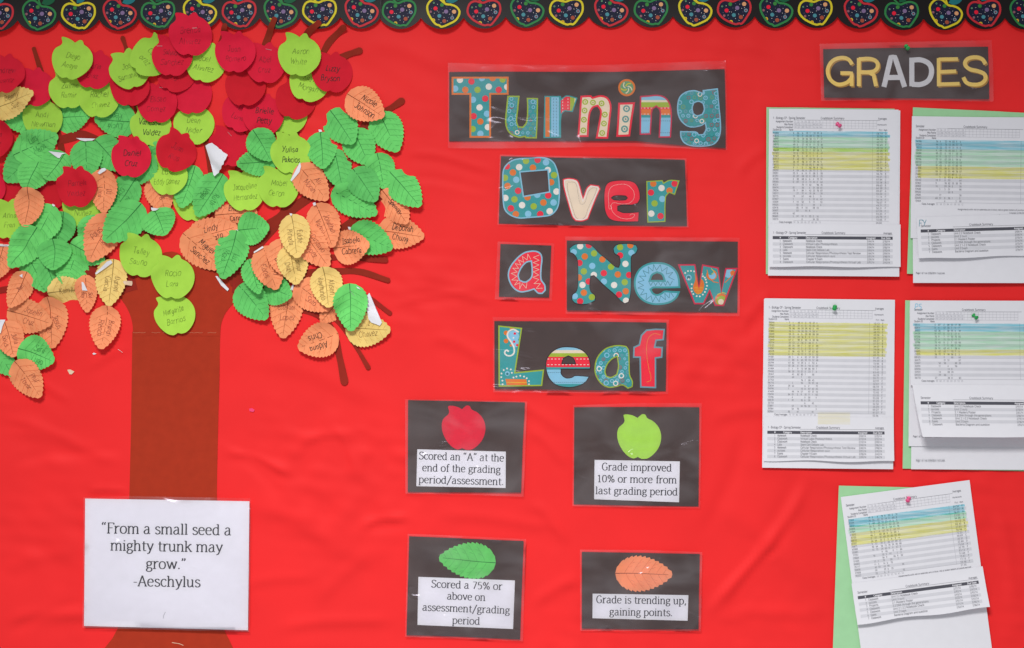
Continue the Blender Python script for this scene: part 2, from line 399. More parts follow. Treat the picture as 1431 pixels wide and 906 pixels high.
# ------------------------------------------------------------------ single-stroke alphabet (cap height 10, x-height 7)
# l = straight, s = curve, t = serif bar (x, y, half width)
F = {
'a': (6.4, [('s', (1.2,5.8),(2.7,7),(4.2,6.5),(4.6,5)), ('l', (4.6,5),(4.6,.9),(5.0,.2),(6,.2)), ('s', (4.6,4.2),(2.4,3.8),(.9,2.1),(1.5,.3),(3.2,.1),(4.6,1.4))]),
'b': (6.6, [('l', (1.2,10),(1.2,.2)), ('s', (1.2,5.3),(2.8,6.9),(4.8,6.2),(5.7,3.5),(4.8,.7),(3,0),(1.2,.8)), ('t', .7,9.9,.8)]),
'c': (5.6, [('s', (5,5.6),(3.6,7),(1.6,6.2),(.7,3.5),(1.6,.8),(3.4,0),(5,1))]),
'd': (6.7, [('l', (5,10),(5,.1)), ('s', (5,5.8),(3.6,7),(1.6,6.2),(.7,3.4),(1.6,.6),(3.4,0),(5,1.3)), ('t', 4.5,9.9,.8), ('t', 5.6,.15,.7)]),
'e': (6.0, [('l', (.9,3.9),(5.1,3.9)), ('s', (5.1,3.9),(4.8,5.8),(3.1,7),(1.3,6),(.7,3.4),(1.5,.8),(3.3,0),(5.1,.9))]),
'f': (4.0, [('s', (4.4,9.6),(3.3,10.2),(2.2,9.2),(2.0,7.4)), ('l', (2.0,7.4),(2.0,.1)), ('l', (.5,6.8),(3.9,6.8)), ('t', 2,.1,1.3)]),
'g': (6.0, [('s', (2.8,7),(1.2,6),(1.2,3.9),(2.8,2.8),(4.4,3.9),(4.4,6),(2.8,7)), ('l', (4.1,6.5),(5.8,6.9)), ('s', (1.6,3),(1.0,1.8),(2.2,1.0),(4.4,.7),(5.2,-.8),(4,-2.5),(2,-2.7),(.7,-1.6),(1.2,-.1),(2.2,.9))]),
'h': (6.9, [('l', (1.3,10),(1.3,.1)), ('s', (1.3,5.2),(2.9,6.9),(4.6,6.6),(5.2,4.8)), ('l', (5.2,4.8),(5.2,.1)), ('t', .8,9.9,.8), ('t', 1.3,.1,1.2), ('t', 5.2,.1,1.2)]),
'i': (3.3, [('l', (1.6,6.9),(1.6,.1)), ('l', (1.6,9.8),(1.6,8.8)), ('t', 1.1,6.8,.8), ('t', 1.6,.1,1.2)]),
'j': (3.2, [('s', (1.9,6.9),(1.9,0),(1.4,-2),(0,-2.6)), ('l', (1.9,9.8),(1.9,8.8))]),
'k': (6.4, [('l', (1.3,10),(1.3,.1)), ('l', (1.3,3.2),(5.0,6.8)), ('l', (2.7,4.4),(5.5,.1)), ('t', .8,9.9,.8), ('t', 1.3,.1,1.2), ('t', 5.5,.1,.9), ('t', 5,6.8,.9)]),
'l': (3.3, [('l', (1.6,10),(1.6,.1)), ('t', 1.1,9.9,.8), ('t', 1.6,.1,1.2)]),
'm': (10.3, [('l', (1.3,6.9),(1.3,.1)), ('s', (1.3,5.2),(2.8,6.9),(4.4,6.6),(5.1,4.8)), ('l', (5.1,4.8),(5.1,.1)), ('s', (5.1,5.2),(6.6,6.9),(8.2,6.6),(8.8,4.8)), ('l', (8.8,4.8),(8.8,.1)), ('t', .9,6.8,.7), ('t', 1.3,.1,1.1), ('t', 5.1,.1,1.0), ('t', 8.8,.1,1.1)]),
'n': (6.9, [('l', (1.3,6.9),(1.3,.1)), ('s', (1.3,5.2),(2.9,6.9),(4.6,6.6),(5.2,4.8)), ('l', (5.2,4.8),(5.2,.1)), ('t', .9,6.8,.7), ('t', 1.3,.1,1.1), ('t', 5.2,.1,1.2)]),
'o': (6.5, [('s', (3.2,7),(1.4,6.1),(.7,3.5),(1.4,.9),(3.2,0),(5,.9),(5.7,3.5),(5,6.1),(3.2,7))]),
'p': (6.7, [('l', (1.3,6.9),(1.3,-2.8)), ('s', (1.3,5.6),(3,7),(4.9,6.2),(5.8,3.5),(4.9,.8),(3.1,0),(1.3,1)), ('t', .9,6.8,.7), ('t', 1.3,-2.8,1.2)]),
'q': (6.6, [('l', (5,7),(5,-2.8)), ('s', (5,5.8),(3.6,7),(1.6,6.2),(.7,3.4),(1.6,.6),(3.4,0),(5,1.3))]),
'r': (4.8, [('l', (1.4,6.9),(1.4,.1)), ('s', (1.4,4.6),(2.6,6.4),(3.8,7),(4.6,6.5)), ('t', 1,6.8,.7), ('t', 1.4,.1,1.3)]),
's': (5.2, [('s', (4.4,5.8),(3,7),(1.3,6.4),(1.1,4.9),(2.7,3.7),(4.3,2.8),(4.5,1.2),(3,0),(1.7,.1),(.7,1.2))]),
't': (4.2, [('l', (1.9,9),(1.9,1.4)), ('s', (1.9,1.4),(2.4,.2),(4,.3)), ('l', (.5,6.8),(4,6.8))]),
'u': (6.9, [('l', (1.3,6.9),(1.3,2)), ('s', (1.3,2),(2,.2),(3.6,.2),(5.2,1.7)), ('l', (5.2,6.9),(5.2,.1)), ('t', .8,6.8,.7), ('t', 4.7,6.8,.7), ('t', 5.8,.1,.6)]),
'v': (6.2, [('l', (.9,6.9),(3.2,.1)), ('l', (3.2,.1),(5.4,6.9)), ('t', .9,6.8,.9), ('t', 5.3,6.8,.8)]),
'w': (9.4, [('l', (.9,6.9),(2.9,.1)), ('l', (2.9,.1),(4.8,6.7)), ('l', (4.8,6.7),(6.7,.1)), ('l', (6.7,.1),(8.6,6.9)), ('t', .9,6.8,.9), ('t', 8.5,6.8,.8)]),
'x': (6, [('l', (.9,6.9),(5.2,0)), ('l', (5.1,6.9),(.8,0))]),
'y': (6.2, [('l', (.9,6.9),(3.3,.4)), ('s', (5.5,6.9),(3.2,.3),(2.3,-1.9),(.7,-2.7)), ('t', .9,6.8,.9), ('t', 5.4,6.8,.8)]),
'z': (5.4, [('l', (.8,6.8),(4.7,6.8)), ('l', (4.7,6.8),(.8,.1)), ('l', (.8,.1),(4.9,.1))]),
'A': (8, [('l', (.9,.1),(3.9,10)), ('l', (3.9,10),(7,.1)), ('l', (2,3.4),(6,3.4)), ('t', .9,.1,.9), ('t', 7,.1,1.1)]),
'B': (7.2, [('l', (1.4,10),(1.4,0)), ('s', (1.4,10),(4.6,9.6),(5.2,7.6),(4.2,5.6),(1.4,5.3)), ('s', (1.4,5.3),(4.8,5),(5.9,2.7),(4.8,.4),(1.4,0))]),
'C': (7, [('s', (6.4,8.4),(4.6,10),(2.2,9.2),(.8,5),(2,.9),(4.4,0),(6.4,1.4))]),
'D': (8, [('l', (1.4,10),(1.4,0)), ('s', (1.4,10),(4.6,9.7),(7,5.2),(4.8,.4),(1.4,0))]),
'E': (6.4, [('l', (1.4,10),(1.4,0)), ('l', (1.4,10),(5.6,10)), ('l', (1.4,5.2),(5,5.2)), ('l', (1.4,0),(5.8,0))]),
'F': (6.2, [('l', (1.6,10),(1.6,.1)), ('l', (.8,9.9),(6,9.9)), ('l', (1.6,5.2),(5,5.2)), ('t', 1.6,.1,1.3), ('l', (6,9.9),(6,8.4))]),
'G': (7.8, [('s', (6.5,8.4),(4.6,10),(2.2,9.2),(.8,5),(2,.9),(4.4,0),(6.5,1)), ('l', (6.5,1),(6.5,4.3)), ('t', 6.2,4.3,1.2)]),
'H': (8, [('l', (1.4,10),(1.4,0)), ('l', (6.6,10),(6.6,0)), ('l', (1.4,5.2),(6.6,5.2))]),
'I': (3.6, [('l', (1.8,10),(1.8,0)), ('l', (.6,10),(3,10)), ('l', (.6,0),(3,0))]),
'J': (5.6, [('s', (4,10),(4,2.4),(2.8,0),(1.2,.4),(.6,2)), ('l', (2,10),(5.4,10))]),
'K': (7.2, [('l', (1.4,10),(1.4,0)), ('l', (6,10),(1.6,4.6)), ('l', (2.6,5.6),(6.4,0))]),
'L': (6.2, [('l', (1.4,10),(1.4,0)), ('l', (1.4,.1),(5.7,.1))]),
'M': (9.6, [('l', (1.2,0),(1.6,10)), ('l', (1.6,10),(4.8,2.4)), ('l', (4.8,2.4),(8,10)), ('l', (8,10),(8.4,0))]),
'N': (8.2, [('l', (1.3,0),(1.3,10)), ('l', (1.3,10),(6.8,0)), ('l', (6.8,0),(6.8,10))]),
'P': (6.8, [('l', (1.4,10),(1.4,0)), ('s', (1.4,10),(4.8,9.7),(5.9,7.3),(4.8,5),(1.4,4.6))]),
'R': (7.2, [('l', (1.4,10),(1.4,0)), ('s', (1.4,10),(4.8,9.7),(5.7,7.5),(4.6,5.3),(1.4,4.9)), ('l', (3.4,5),(6.4,0))]),
'S': (6.3, [('s', (5.3,8.6),(3.6,10),(1.5,9.2),(1.1,7.1),(3.1,5.4),(5.1,4),(5.5,1.9),(3.8,.1),(1.9,.1),(.7,1.5)), ('l', (5.3,9.8),(5.3,8.2)), ('l', (.8,.2),(.8,1.8))]),
'T': (7, [('l', (3.5,10),(3.5,0)), ('l', (.7,10),(6.3,10))]),
'U': (7.6, [('s', (1.2,10),(1.2,3),(2.4,.2),(4.8,.2),(6.2,3),(6.2,10))]),
'V': (7.4, [('l', (.8,10),(3.7,0)), ('l', (3.7,0),(6.6,10))]),
'W': (10, [('l', (.8,10),(2.9,0)), ('l', (2.9,0),(4.9,8)), ('l', (4.9,8),(6.9,0)), ('l', (6.9,0),(9,10))]),
'Y': (7, [('l', (.8,10),(3.5,5)), ('l', (6.2,10),(2.6,0))]),
'Z': (6.6, [('l', (.8,10),(5.8,10)), ('l', (5.8,10),(.8,0)), ('l', (.8,0),(6,0))]),
'0': (6.4, [('s', (3.2,9.6),(1.5,8.4),(.9,4.8),(1.5,1.2),(3.2,0),(4.9,1.2),(5.5,4.8),(4.9,8.4),(3.2,9.6))]),
'1': (6.0, [('l', (1.4,8.2),(3.2,9.6)), ('l', (3.2,9.6),(3.2,.1)), ('t', 3.2,.1,1.7)]),
'2': (6.2, [('s', (1,7.6),(2.4,9.6),(4.6,9),(4.8,6.6),(1,.2)), ('l', (1,.1),(5.2,.1))]),
'3': (6.2, [('s', (1.2,8.6),(3,9.6),(4.8,8),(4.2,5.8),(2.6,5.1)), ('s', (2.6,5.1),(4.6,4.6),(5.2,2.4),(3.8,.2),(1,.6))]),
'4': (6.4, [('l', (4.2,9.6),(4.2,0)), ('l', (4.2,9.6),(.8,3)), ('l', (.8,3),(5.7,3))]),
'5': (6.2, [('l', (1.6,9.5),(5,9.5)), ('l', (1.6,9.5),(1.4,5.3)), ('s', (1.4,5.3),(3.4,5.8),(5,4.6),(5,1.8),(3.4,.1),(1,.4))]),
'6': (6.4, [('s', (4.8,9.2),(2.6,8.4),(1.1,4.6),(1.6,1),(3.2,0),(5,1.2),(5.2,3.6),(3.6,5.4),(1.4,4))]),
'7': (6.2, [('l', (1,9.5),(5.4,9.5)), ('l', (5.4,9.5),(2.4,0))]),
'8': (6.4, [('s', (3.2,9.6),(1.5,8.2),(1.9,6.2),(4.6,4),(4.9,1.4),(3.2,0),(1.4,1.4),(1.8,3.8),(4.5,6.2),(4.9,8.2),(3.2,9.6))]),
'9': (6.4, [('s', (5.2,5.4),(3.4,4.2),(1.4,5.4),(1.4,8.2),(3.2,9.6),(5,8.4),(5.2,5),(4,1.4),(2,0))]),
'%': (9.4, [('s', (2.4,9.6),(1,7.4),(2.4,5.2),(3.8,7.4),(2.4,9.6)), ('s', (7,4.4),(5.6,2.2),(7,0),(8.4,2.2),(7,4.4)), ('l', (7,9.6),(2.4,0))]),
'.': (3, [('l', (1.4,1.2),(1.4,0))]), ',': (3, [('l', (1.6,1.2),(1.0,-1.6))]), '-': (4, [('l', (.6,3.6),(3.4,3.6))]), '/': (6, [('l', (5.6,10.6),(.6,-2))]),
'<': (4.6, [('s', (1.8,10.4),(.9,9.2),(1.2,8)), ('s', (3.7,10.4),(2.8,9.2),(3.1,8))]), '>': (4.6, [('s', (1.2,10.4),(1.5,9.2),(.7,8)), ('s', (3.1,10.4),(3.4,9.2),(2.6,8))]),
'#': (7, [('l', (1,3.2),(6,3.2)), ('l', (1,6.4),(6,6.4)), ('l', (2.6,9.4),(2,.4)), ('l', (5,9.4),(4.4,.4))]), ' ': (3.3, []),
}
HAND = {'a': (5.6, [('s', (4.4,5.6),(2.6,6.4),(.9,4),(1.6,.8),(3.2,.8),(4.4,4.8)), ('s', (4.4,6),(4.3,1.4),(5.4,.3))]),
 'g': (5.6, [('s', (4.4,5.6),(2.6,6.4),(.9,4),(1.6,1.2),(3.2,1.4),(4.4,4.8)), ('s', (4.5,6),(4.2,-.6),(2.8,-3.4),(1,-2.4))])}

def glyph_strokes(ch, hand=False):
    g = (HAND.get(ch) if hand else None) or F.get(ch) or F['o']
    out = []
    for st in g[1]:
        if st[0] == 't':
            if not hand: out.append(('t', [(st[1] - st[3], st[2]), (st[1] + st[3], st[2])]))
        elif st[0] == 's': out.append(('s', smooth(list(st[1:]), closed=False, n=3, corner=200)))
        else: out.append(('l', list(st[1:])))
    return g[0], out
def text_width(txt): return sum(F.get(c, F['o'])[0] for c in txt)

def write(pm, txt, x, y, cap, mat, w, ang=0.0, serif=True, width=None, align='c', dz=0.0003, jit=0.0, sx=1.0, nib=None, hand=False, rnd=None):
    """lettering on a sheet. x, y = baseline point; cap = cap height; ang = clockwise turn in degrees"""
    k = cap / 10.0
    tw = text_width(txt) * k * sx
    if width: sx = sx * width / tw; tw = width
    cur = {'c': -tw / 2, 'l': 0, 'r': -tw}[align]
    ca, sa = math.cos(math.radians(ang)), math.sin(math.radians(ang))
    rnd = rnd or random
    i = 0
    for ch in txt:
        adv, sts = glyph_strokes(ch, hand)
        jy = rnd.uniform(-jit, jit) * cap; js = 1 + rnd.uniform(-jit, jit) * 1.2; jr = rnd.uniform(-jit, jit) * 1.2
        for kind, pts in sts:
            if kind == 't' and not serif: continue
            P = []
            for gx, gy in pts:
                lx = cur + gx * k * sx * js + gy * k * (jr + (0.12 if hand else 0)); ly = -(gy * k * js) + jy
                P.append((x + lx * ca - ly * sa, y + lx * sa + ly * ca))
            i += 1
            pm.ribbon(P, w * (0.62 if kind == 't' else 1), mat, dz + (i % 7) * 0.000008, nib=nib if kind != 't' else None)
        cur += adv * k * sx
    return tw
# ------------------------------------------------------------------ the wall: red paper over a board, buckled and creased
rs = np.random.RandomState(11)
BX0, BY0, BST, BNX, BNY = -300, -130, 5.0, 407, 255
bx = BX0 + np.arange(BNX) * BST; by = BY0 + np.arange(BNY) * BST
GX, GY = np.meshgrid(bx, by)
def field(scale_x, scale_y, seed):
    r = np.random.RandomState(seed); z = np.zeros_like(GX)
    for _ in range(26):
        a = r.uniform(0, 2 * math.pi); f = r.uniform(0.35, 1.0)
        z += np.cos(GX * math.cos(a) * f / scale_x * 6.28 + GY * math.sin(a) * f / scale_y * 6.28 + r.uniform(0, 6.28))
    return z / math.sqrt(26 / 2)
BH = 0.0016 + 0.00060 * field(330, 150, 3) + 0.00036 * field(120, 60, 5)
fine = field(34, 22, 8) * np.clip(field(260, 180, 9), 0, 2)
BH += 0.00042 * fine
def crease(x1, y1, x2, y2, h, w, wob=0):
    """a fold that runs from one point to the other and dies out at both ends; one flank steeper than the other"""
    global BH
    dx, dy = x2 - x1, y2 - y1; l = math.hypot(dx, dy)
    t = ((GX - x1) * dx + (GY - y1) * dy) / l / l
    s = (-(GX - x1) * dy + (GY - y1) * dx) / l + wob * np.sin(t * 5)
    e = np.clip(np.minimum(t, 1 - t) * 4, 0, 1); e = e * e * (3 - 2 * e)
    BH = BH + h * e * (np.exp(-(s / w) ** 2) - 0.5 * np.exp(-((s - w * 1.6) / (w * 1.5)) ** 2)) * ((t > 0) & (t < 1))
for c in [tuple(q[:4]) + (q[4] * 3.4, q[5] * 0.6) + tuple(q[6:]) for q in [(1135,655,985,880,.0014,13,9), (1110,700,1020,870,-.0008,16,6), (1085,770,1070,795,.0009,5,2), (1010,640,1250,690,.0005,22,5),
          (985,590,1110,560,.0006,15,4), (1040,590,990,760,-.0006,20,6), (985,700,1160,820,.0006,26,8),
          (0,600,180,640,.0007,14,6), (10,650,175,622,-.0006,12,5), (0,585,120,615,.0005,9,3), (310,632,420,660,.0010,9,5), (305,600,400,690,-.0006,14,5),
          (410,625,520,595,.0008,13,5), (480,600,545,640,-.0005,10,4), (465,590,500,655,.0005,9,2), (340,500,560,560,.0005,22,7),
          (320,700,560,790,.0007,26,9), (500,740,575,715,.0010,9,4), (440,850,520,760,.0006,18,4), (380,880,560,860,.0007,14,4), (0,800,115,760,.0005,16,4),
          (0,870,150,850,.0008,15,5), (10,890,120,830,-.0005,12,5), (120,520,180,480,.0005,9,2), (560,215,700,235,.0006,8,5), (560,250,690,262,-.0004,8,4),
          (560,400,700,420,.0005,9,3), (540,430,680,400,.0004,7,2), (600,470,690,500,.0006,14,4), (505,60,640,90,.0006,22,6), (430,70,620,150,-.0004,22,8),
          (1020,60,1150,100,.0005,20,6), (1030,250,1070,200,.0005,10,4), (1035,470,1075,400,.0006,12,4), (740,700,800,760,.0008,14,4), (735,600,800,650,.0006,12,4),
          (740,850,810,800,.0007,14,3), (980,450,1060,520,.0006,16,5), (1250,700,1180,780,.0004,18,3), (1385,690,1425,860,.0007,16,4), (600,720,800,735,.0005,14,4),
          (20,525,110,560,.0005,10,3), (120,690,180,680,.0009,6,3), (700,560,800,600,.0005,12,4), (975,870,1160,850,.0006,20,4), (330,820,450,800,.0004,12,3)]]:
    crease(*c)
BH = np.clip(BH, 0.0001, 0.0080)
def sampler(H, x0, y0, st):
    ny, nx = H.shape
    def f(x, y):
        u = min(max((x - x0) / st, 0), nx - 1.001); v = min(max((y - y0) / st, 0), ny - 1.001)
        i, j = int(u), int(v); a, b = u - i, v - j
        return float((H[j, i] * (1 - a) + H[j, i + 1] * a) * (1 - b) + (H[j + 1, i] * (1 - a) + H[j + 1, i + 1] * a) * b)
    return f
board_z = sampler(BH, BX0, BY0, BST)
vs = np.stack([(GX - CX) * S, -BH, (CY - GY) * S], -1).reshape(-1, 3)
idx = np.arange(BNX * BNY).reshape(BNY, BNX)
fs = np.stack([idx[:-1, :-1], idx[1:, :-1], idx[1:, 1:], idx[:-1, 1:]], -1).reshape(-1, 4)
me = bpy.data.meshes.new('bulletin_board'); me.from_pydata(vs.tolist(), [], fs.tolist())
me.materials.append(M['board']); me.polygons.foreach_set('use_smooth', [True] * len(fs)); me.update()
board = tag(link('bulletin_board', me), kind='structure')

def wall_max(x0, y0, x1, y1):
    m_ = (GX >= x0 - 6) & (GX <= x1 + 6) & (GY >= y0 - 6) & (GY <= y1 + 6)
    return float(BH[m_].max())

# ------------------------------------------------------------------ scalloped border strips along the top
SC = [(-116,44),(-60,45),(-3,46),(54,45),(111,44.5),(166,43.5),(222,43),(278,42.5),(335,42),(390,41.5),(447,40.5),(503,40.5),(560,41.5),(619,42),(678,41),(736,40),(793,39.5),
      (853,39.5),(911,39.5),(970,40),(1027,39),(1083,40),(1140,39.5),(1201,41),(1260,43.5),(1319,43.5),(1375,41.5),(1432,42.5),(1489,42),(1546,42)]
LIFT = [.3,.5,.8,.3,.2,.2,.5,.4,.2,.3,.2,.25,.6,1.0,.7,.5,.3,.3,.6,.8,.35,.3,.2,.45,.9,.9,.3,.6,.4,.3]
apple_out = [(-21,-11),(-14,-20),(-6,-21),(1,-16),(5,-13.5),(12,-13),(19.5,-10),(24,-3),(20,8),(10,15),(0,19.5),(-3,17.5),(-8,16),(-15,8),(-20,-1)]
dots_big = [(-1,-12.2,2.7,'pgreen'),(-9.7,-6.8,2.9,'red'),(5.2,-3,3,'purple'),(16.3,-3.3,3,'peach'),(-3.8,3.7,2.8,'pteal'),(3.5,10.8,2.9,'brick'),(-16.2,-1.8,1.8,'mauve')]
dots_ring = [(-11.8,10.2,2.2,'orange','ybright'),(14.2,5.7,2.3,'mauve','bluegrey'),(-12.5,-14.6,1.8,'olive','navy')]
dots_small = [(-7.2,-12.8),(-15.4,-6.3),(6,-9.4),(12.4,-10.3),(-.2,-5.7),(10.8,-6),(-4.8,-1.8),(-11,0),(10.3,.5),(2.8,5.7),(9.4,5.7),(-12.4,4.4),(-4.2,9),(-1,13.6),(7.8,10.2),(-7,-3.2),(14,1.5),(1.2,-1)]
def rot(p, a, ox=0, oy=0):
    c, s_ = math.cos(math.radians(a)), math.sin(math.radians(a))
    return (ox + p[0] * c - p[1] * s_, oy + p[0] * s_ + p[1] * c)
def circle(cx, cy, r, n=12, a0=0): return [(cx + r * math.cos(a0 + 6.2832 * i / n), cy + r * math.sin(a0 + 6.2832 * i / n)) for i in range(n)]

def border(i0, i1, dbase, label):
    pts = []
    x_l = SC[i0][0] - 28; x_r = SC[i1 - 1][0] + 28
    pts.append((x_l, -75))
    for x in np.linspace(x_l, x_r, 12)[1:-1]: pts.append((float(x), -75))
    pts.append((x_r, -75))
    for k in range(i1 - 1, i0 - 1, -1):
        cx, by_ = SC[k]
        nl = SC[k - 1][0] if k > 0 else cx - 57; nr = SC[k + 1][0] if k + 1 < len(SC) else cx + 57
        xr, xl = (cx + nr) / 2, (cx + nl) / 2
        n = 14
        for j in range(n):
            q = 1 - 2 * (j + .04) / (n - 1 + .08)
            pts.append(((xr + xl) / 2 + q * (xr - xl) / 2, by_ - 16.5 + 16.5 * max(0.0, 1 - q * q) ** .78))
    def zf(x, y):
        lift = 0
        for k, (cx, by_) in enumerate(SC):
            if abs(x - cx) < 57:
                w = 0.5 + 0.5 * math.cos((x - cx) / 57 * math.pi); lift += LIFT[k] * w
        t = max(0.0, (y + 10) / 55)
        return dbase + 0.0095 * lift * t * t + 0.0003 * math.sin(x / 37)
    a = ((x_l + x_r) / 2, 10)
    root = empty('border_trim', at(a[0], a[1], dbase))
    tag(root, label, 'border trim', 'border strips along the top edge')
    sheet('scalloped_strip', pts, zf, 'trimblack', a, dbase, root, grid=7, thick=0.0005, back='white')
    for k in range(i0, i1):
        cx, by_ = SC[k]; cy = by_ - 22.5
        if by_ < 0: continue
        r_ = (4 if k % 2 else -26) + random.uniform(-2, 2)
        sgn = ['pred', 'apgreen', 'ybright'][(k - 2) % 3]
        pm = PM(cx, cy, dbase, zf)
        out = smooth([rot(p, r_, cx, cy) for p in apple_out], n=4, corner=70)
        V_, T = triangulate(inset(out, 0.5), grid=7)
        pm.tris(V_, T, 'navy', 0.00025)
        for (x, y, r, c) in dots_big:
            p = rot((x, y), r_, cx, cy); pm.poly(circle(*p, r), c, 0.0004)
        for (x, y, r, c, c2) in dots_ring:
            p = rot((x, y), r_, cx, cy); pm.poly(circle(*p, r + .3), c2, 0.0004); pm.poly(circle(*p, r * .72), c, 0.0005); pm.poly(circle(*p, r * .3, 8), 'navy', 0.0006)
        for (x, y) in dots_small:
            p = rot((x, y), r_, cx, cy); pm.poly(circle(*p, .5, 6), 'purple' if int(x) % 3 == 0 else 'pwhite', 0.0005)
        pm.ribbon(out, 2.9, sgn, 0.0006, closed=True)
        # stalk and leaf above the notch
        s0, s1 = rot((3, -14), r_, cx, cy), rot((-2, -27), r_, cx, cy)
        pm.ribbon(resample([s0, s1], 4), 2.2, sgn, 0.0008)
        lf = [rot(p, r_, cx, cy) for p in [(4, -17), (8, -24), (16, -27), (24, -26), (20, -19), (12, -15)]]
        V_, T = triangulate(smooth(lf, n=3), grid=6); pm.tris(V_, T, 'leafdark' if sgn == 'apgreen' else 'dkteal', 0.0007)
        o = pm.build('apple_print', root, None)
        o.location = ((cx - a[0]) * S, 0, (a[1] - cy) * S)
        o['label'] = {'pred': 'red outlined', 'apgreen': 'green outlined', 'ybright': 'yellow outlined'}[sgn] + ' apple print filled with coloured dots'
border(12, len(SC), 0.0050, 'right length of black scalloped border trim printed with dotted apples, above the word signs')
border(0, 12, 0.0062, 'left length of black scalloped border trim printed with dotted apples, above the paper tree')
# ------------------------------------------------------------------ paper tree: trunk and branches
TX0, TY0 = -110, -30
TW, TH = 760, 1000
ys_, xs_ = np.mgrid[TY0:TY0 + TH, TX0:TX0 + TW].astype(float)
def resample_board():
    u = (xs_ - BX0) / BST; v = (ys_ - BY0) / BST
    i = u.astype(int); j = v.astype(int); a = u - i; b = v - j
    return (BH[j, i] * (1 - a) + BH[j, i + 1] * a) * (1 - b) + (BH[j + 1, i] * (1 - a) + BH[j + 1, i + 1] * a) * b
H = resample_board() + 0.0004
# the left border strip is already up: its height counts too
_dx = np.abs(xs_[:1] - np.array([c_[0] for c_ in SC])[:, None])
_lift = (np.where(_dx < 57, 0.5 + 0.5 * np.cos(_dx / 57 * math.pi), 0) * np.array(LIFT)[:, None]).sum(0)
_t = np.clip((ys_ + 10) / 55, 0, None)
_near = np.abs(xs_[:1] - np.array([c_[0] for c_ in SC])[:, None]).argmin(0)
_bot = np.array([c_[1] for c_ in SC])[_near]
H = np.where(ys_ < _bot[None, :] + 1, np.maximum(H, 0.0072 + 0.0095 * _lift[None, :] * _t ** 2), H)
def dilate(A, r):
    B = A.copy()
    for _ in range(r):
        C = B.copy()
        C[1:] = np.maximum(C[1:], B[:-1]); C[:-1] = np.maximum(C[:-1], B[1:])
        C[:, 1:] = np.maximum(C[:, 1:], B[:, :-1]); C[:, :-1] = np.maximum(C[:, :-1], B[:, 1:]); B = C
    return B
def box(A, r):
    for ax in (0, 1):
        P = np.pad(A, [(r + 1, r) if k == ax else (0, 0) for k in (0, 1)], mode='edge')
        c = np.cumsum(P, axis=ax)
        A = (c[2 * r + 1:] - c[:-2 * r - 1]) / (2 * r + 1) if ax == 0 else (c[:, 2 * r + 1:] - c[:, :-2 * r - 1]) / (2 * r + 1)
    return A
def lay(outline, curl, eps=0.0008, blur=4, dil=7):
    """rest a cut-out on whatever is already pinned there: returns its height function and raises the pile"""
    x0 = int(min(p[0] for p in outline)) - 26; x1 = int(max(p[0] for p in outline)) + 27
    y0 = int(min(p[1] for p in outline)) - 26; y1 = int(max(p[1] for p in outline)) + 27
    x0 = max(x0, TX0); y0 = max(y0, TY0); x1 = min(x1, TX0 + TW); y1 = min(y1, TY0 + TH)
    sl = (slice(y0 - TY0, y1 - TY0), slice(x0 - TX0, x1 - TX0))
    sub = H[sl]; X, Y = xs_[sl], ys_[sl]
    msk = inside(outline, X, Y)
    Hs = box(box(box(dilate(sub, dil), blur), blur), 3)
    Hs = np.maximum(Hs, dilate(sub, 1))
    Hs = box(Hs, 1) + eps
    mean = float(sub[msk].mean()) if msk.any() else 0.004
    k = 1.0 / (1.0 + max(0, mean - 0.003) / 0.010)
    Z = Hs + curl(X, Y) * k
    H[sl] = np.where(msk, np.maximum(sub, Z), sub)
    f = sampler(Z, x0, y0, 1.0)
    d0 = float(Z[msk].mean()) if msk.any() else 0.004
    return f, d0

tree = empty('paper_tree', at(244, 640, 0.004))
tag(tree, 'brown paper tree trunk with strip branches, behind the leaf and apple cutouts', 'paper tree')
def tree_loc(ax, ay): return ((ax - 244) * S, 0, (640 - ay) * S)
trunk_lo = [(185,464),(183,600),(181,690),(177,780),(172,850),(165,877),(157,892),(143,910),(120,935),(345,935),(328,912),(320,895),(312,880),(306,840),(304,760),(302.5,690),(304,600),(306,530),(307.5,464)]
trunk_hi = [(186,470),(185,452),(180,436),(171,421),(158,408),(140,396),(150,380),(170,372),(205,370),(215,360),(240,352),(262,362),(290,372),(330,372),(352,385),(348,402),(330,420),(316,436),(309,452),(307,470)]
for o_, mat, eps in ((trunk_lo, 'trunk', .0005), (trunk_hi, 'trunk', .0004)):
    zf, d0 = lay(o_, lambda X, Y: 0 * X, eps, blur=8)
    c = (244, sum(p[1] for p in o_) / len(o_))
    o = sheet('trunk', smooth(o_, n=3, corner=60) if o_ is trunk_hi else o_, zf, mat, c, 0.004, tree, grid=9, loc=tree_loc(*c))
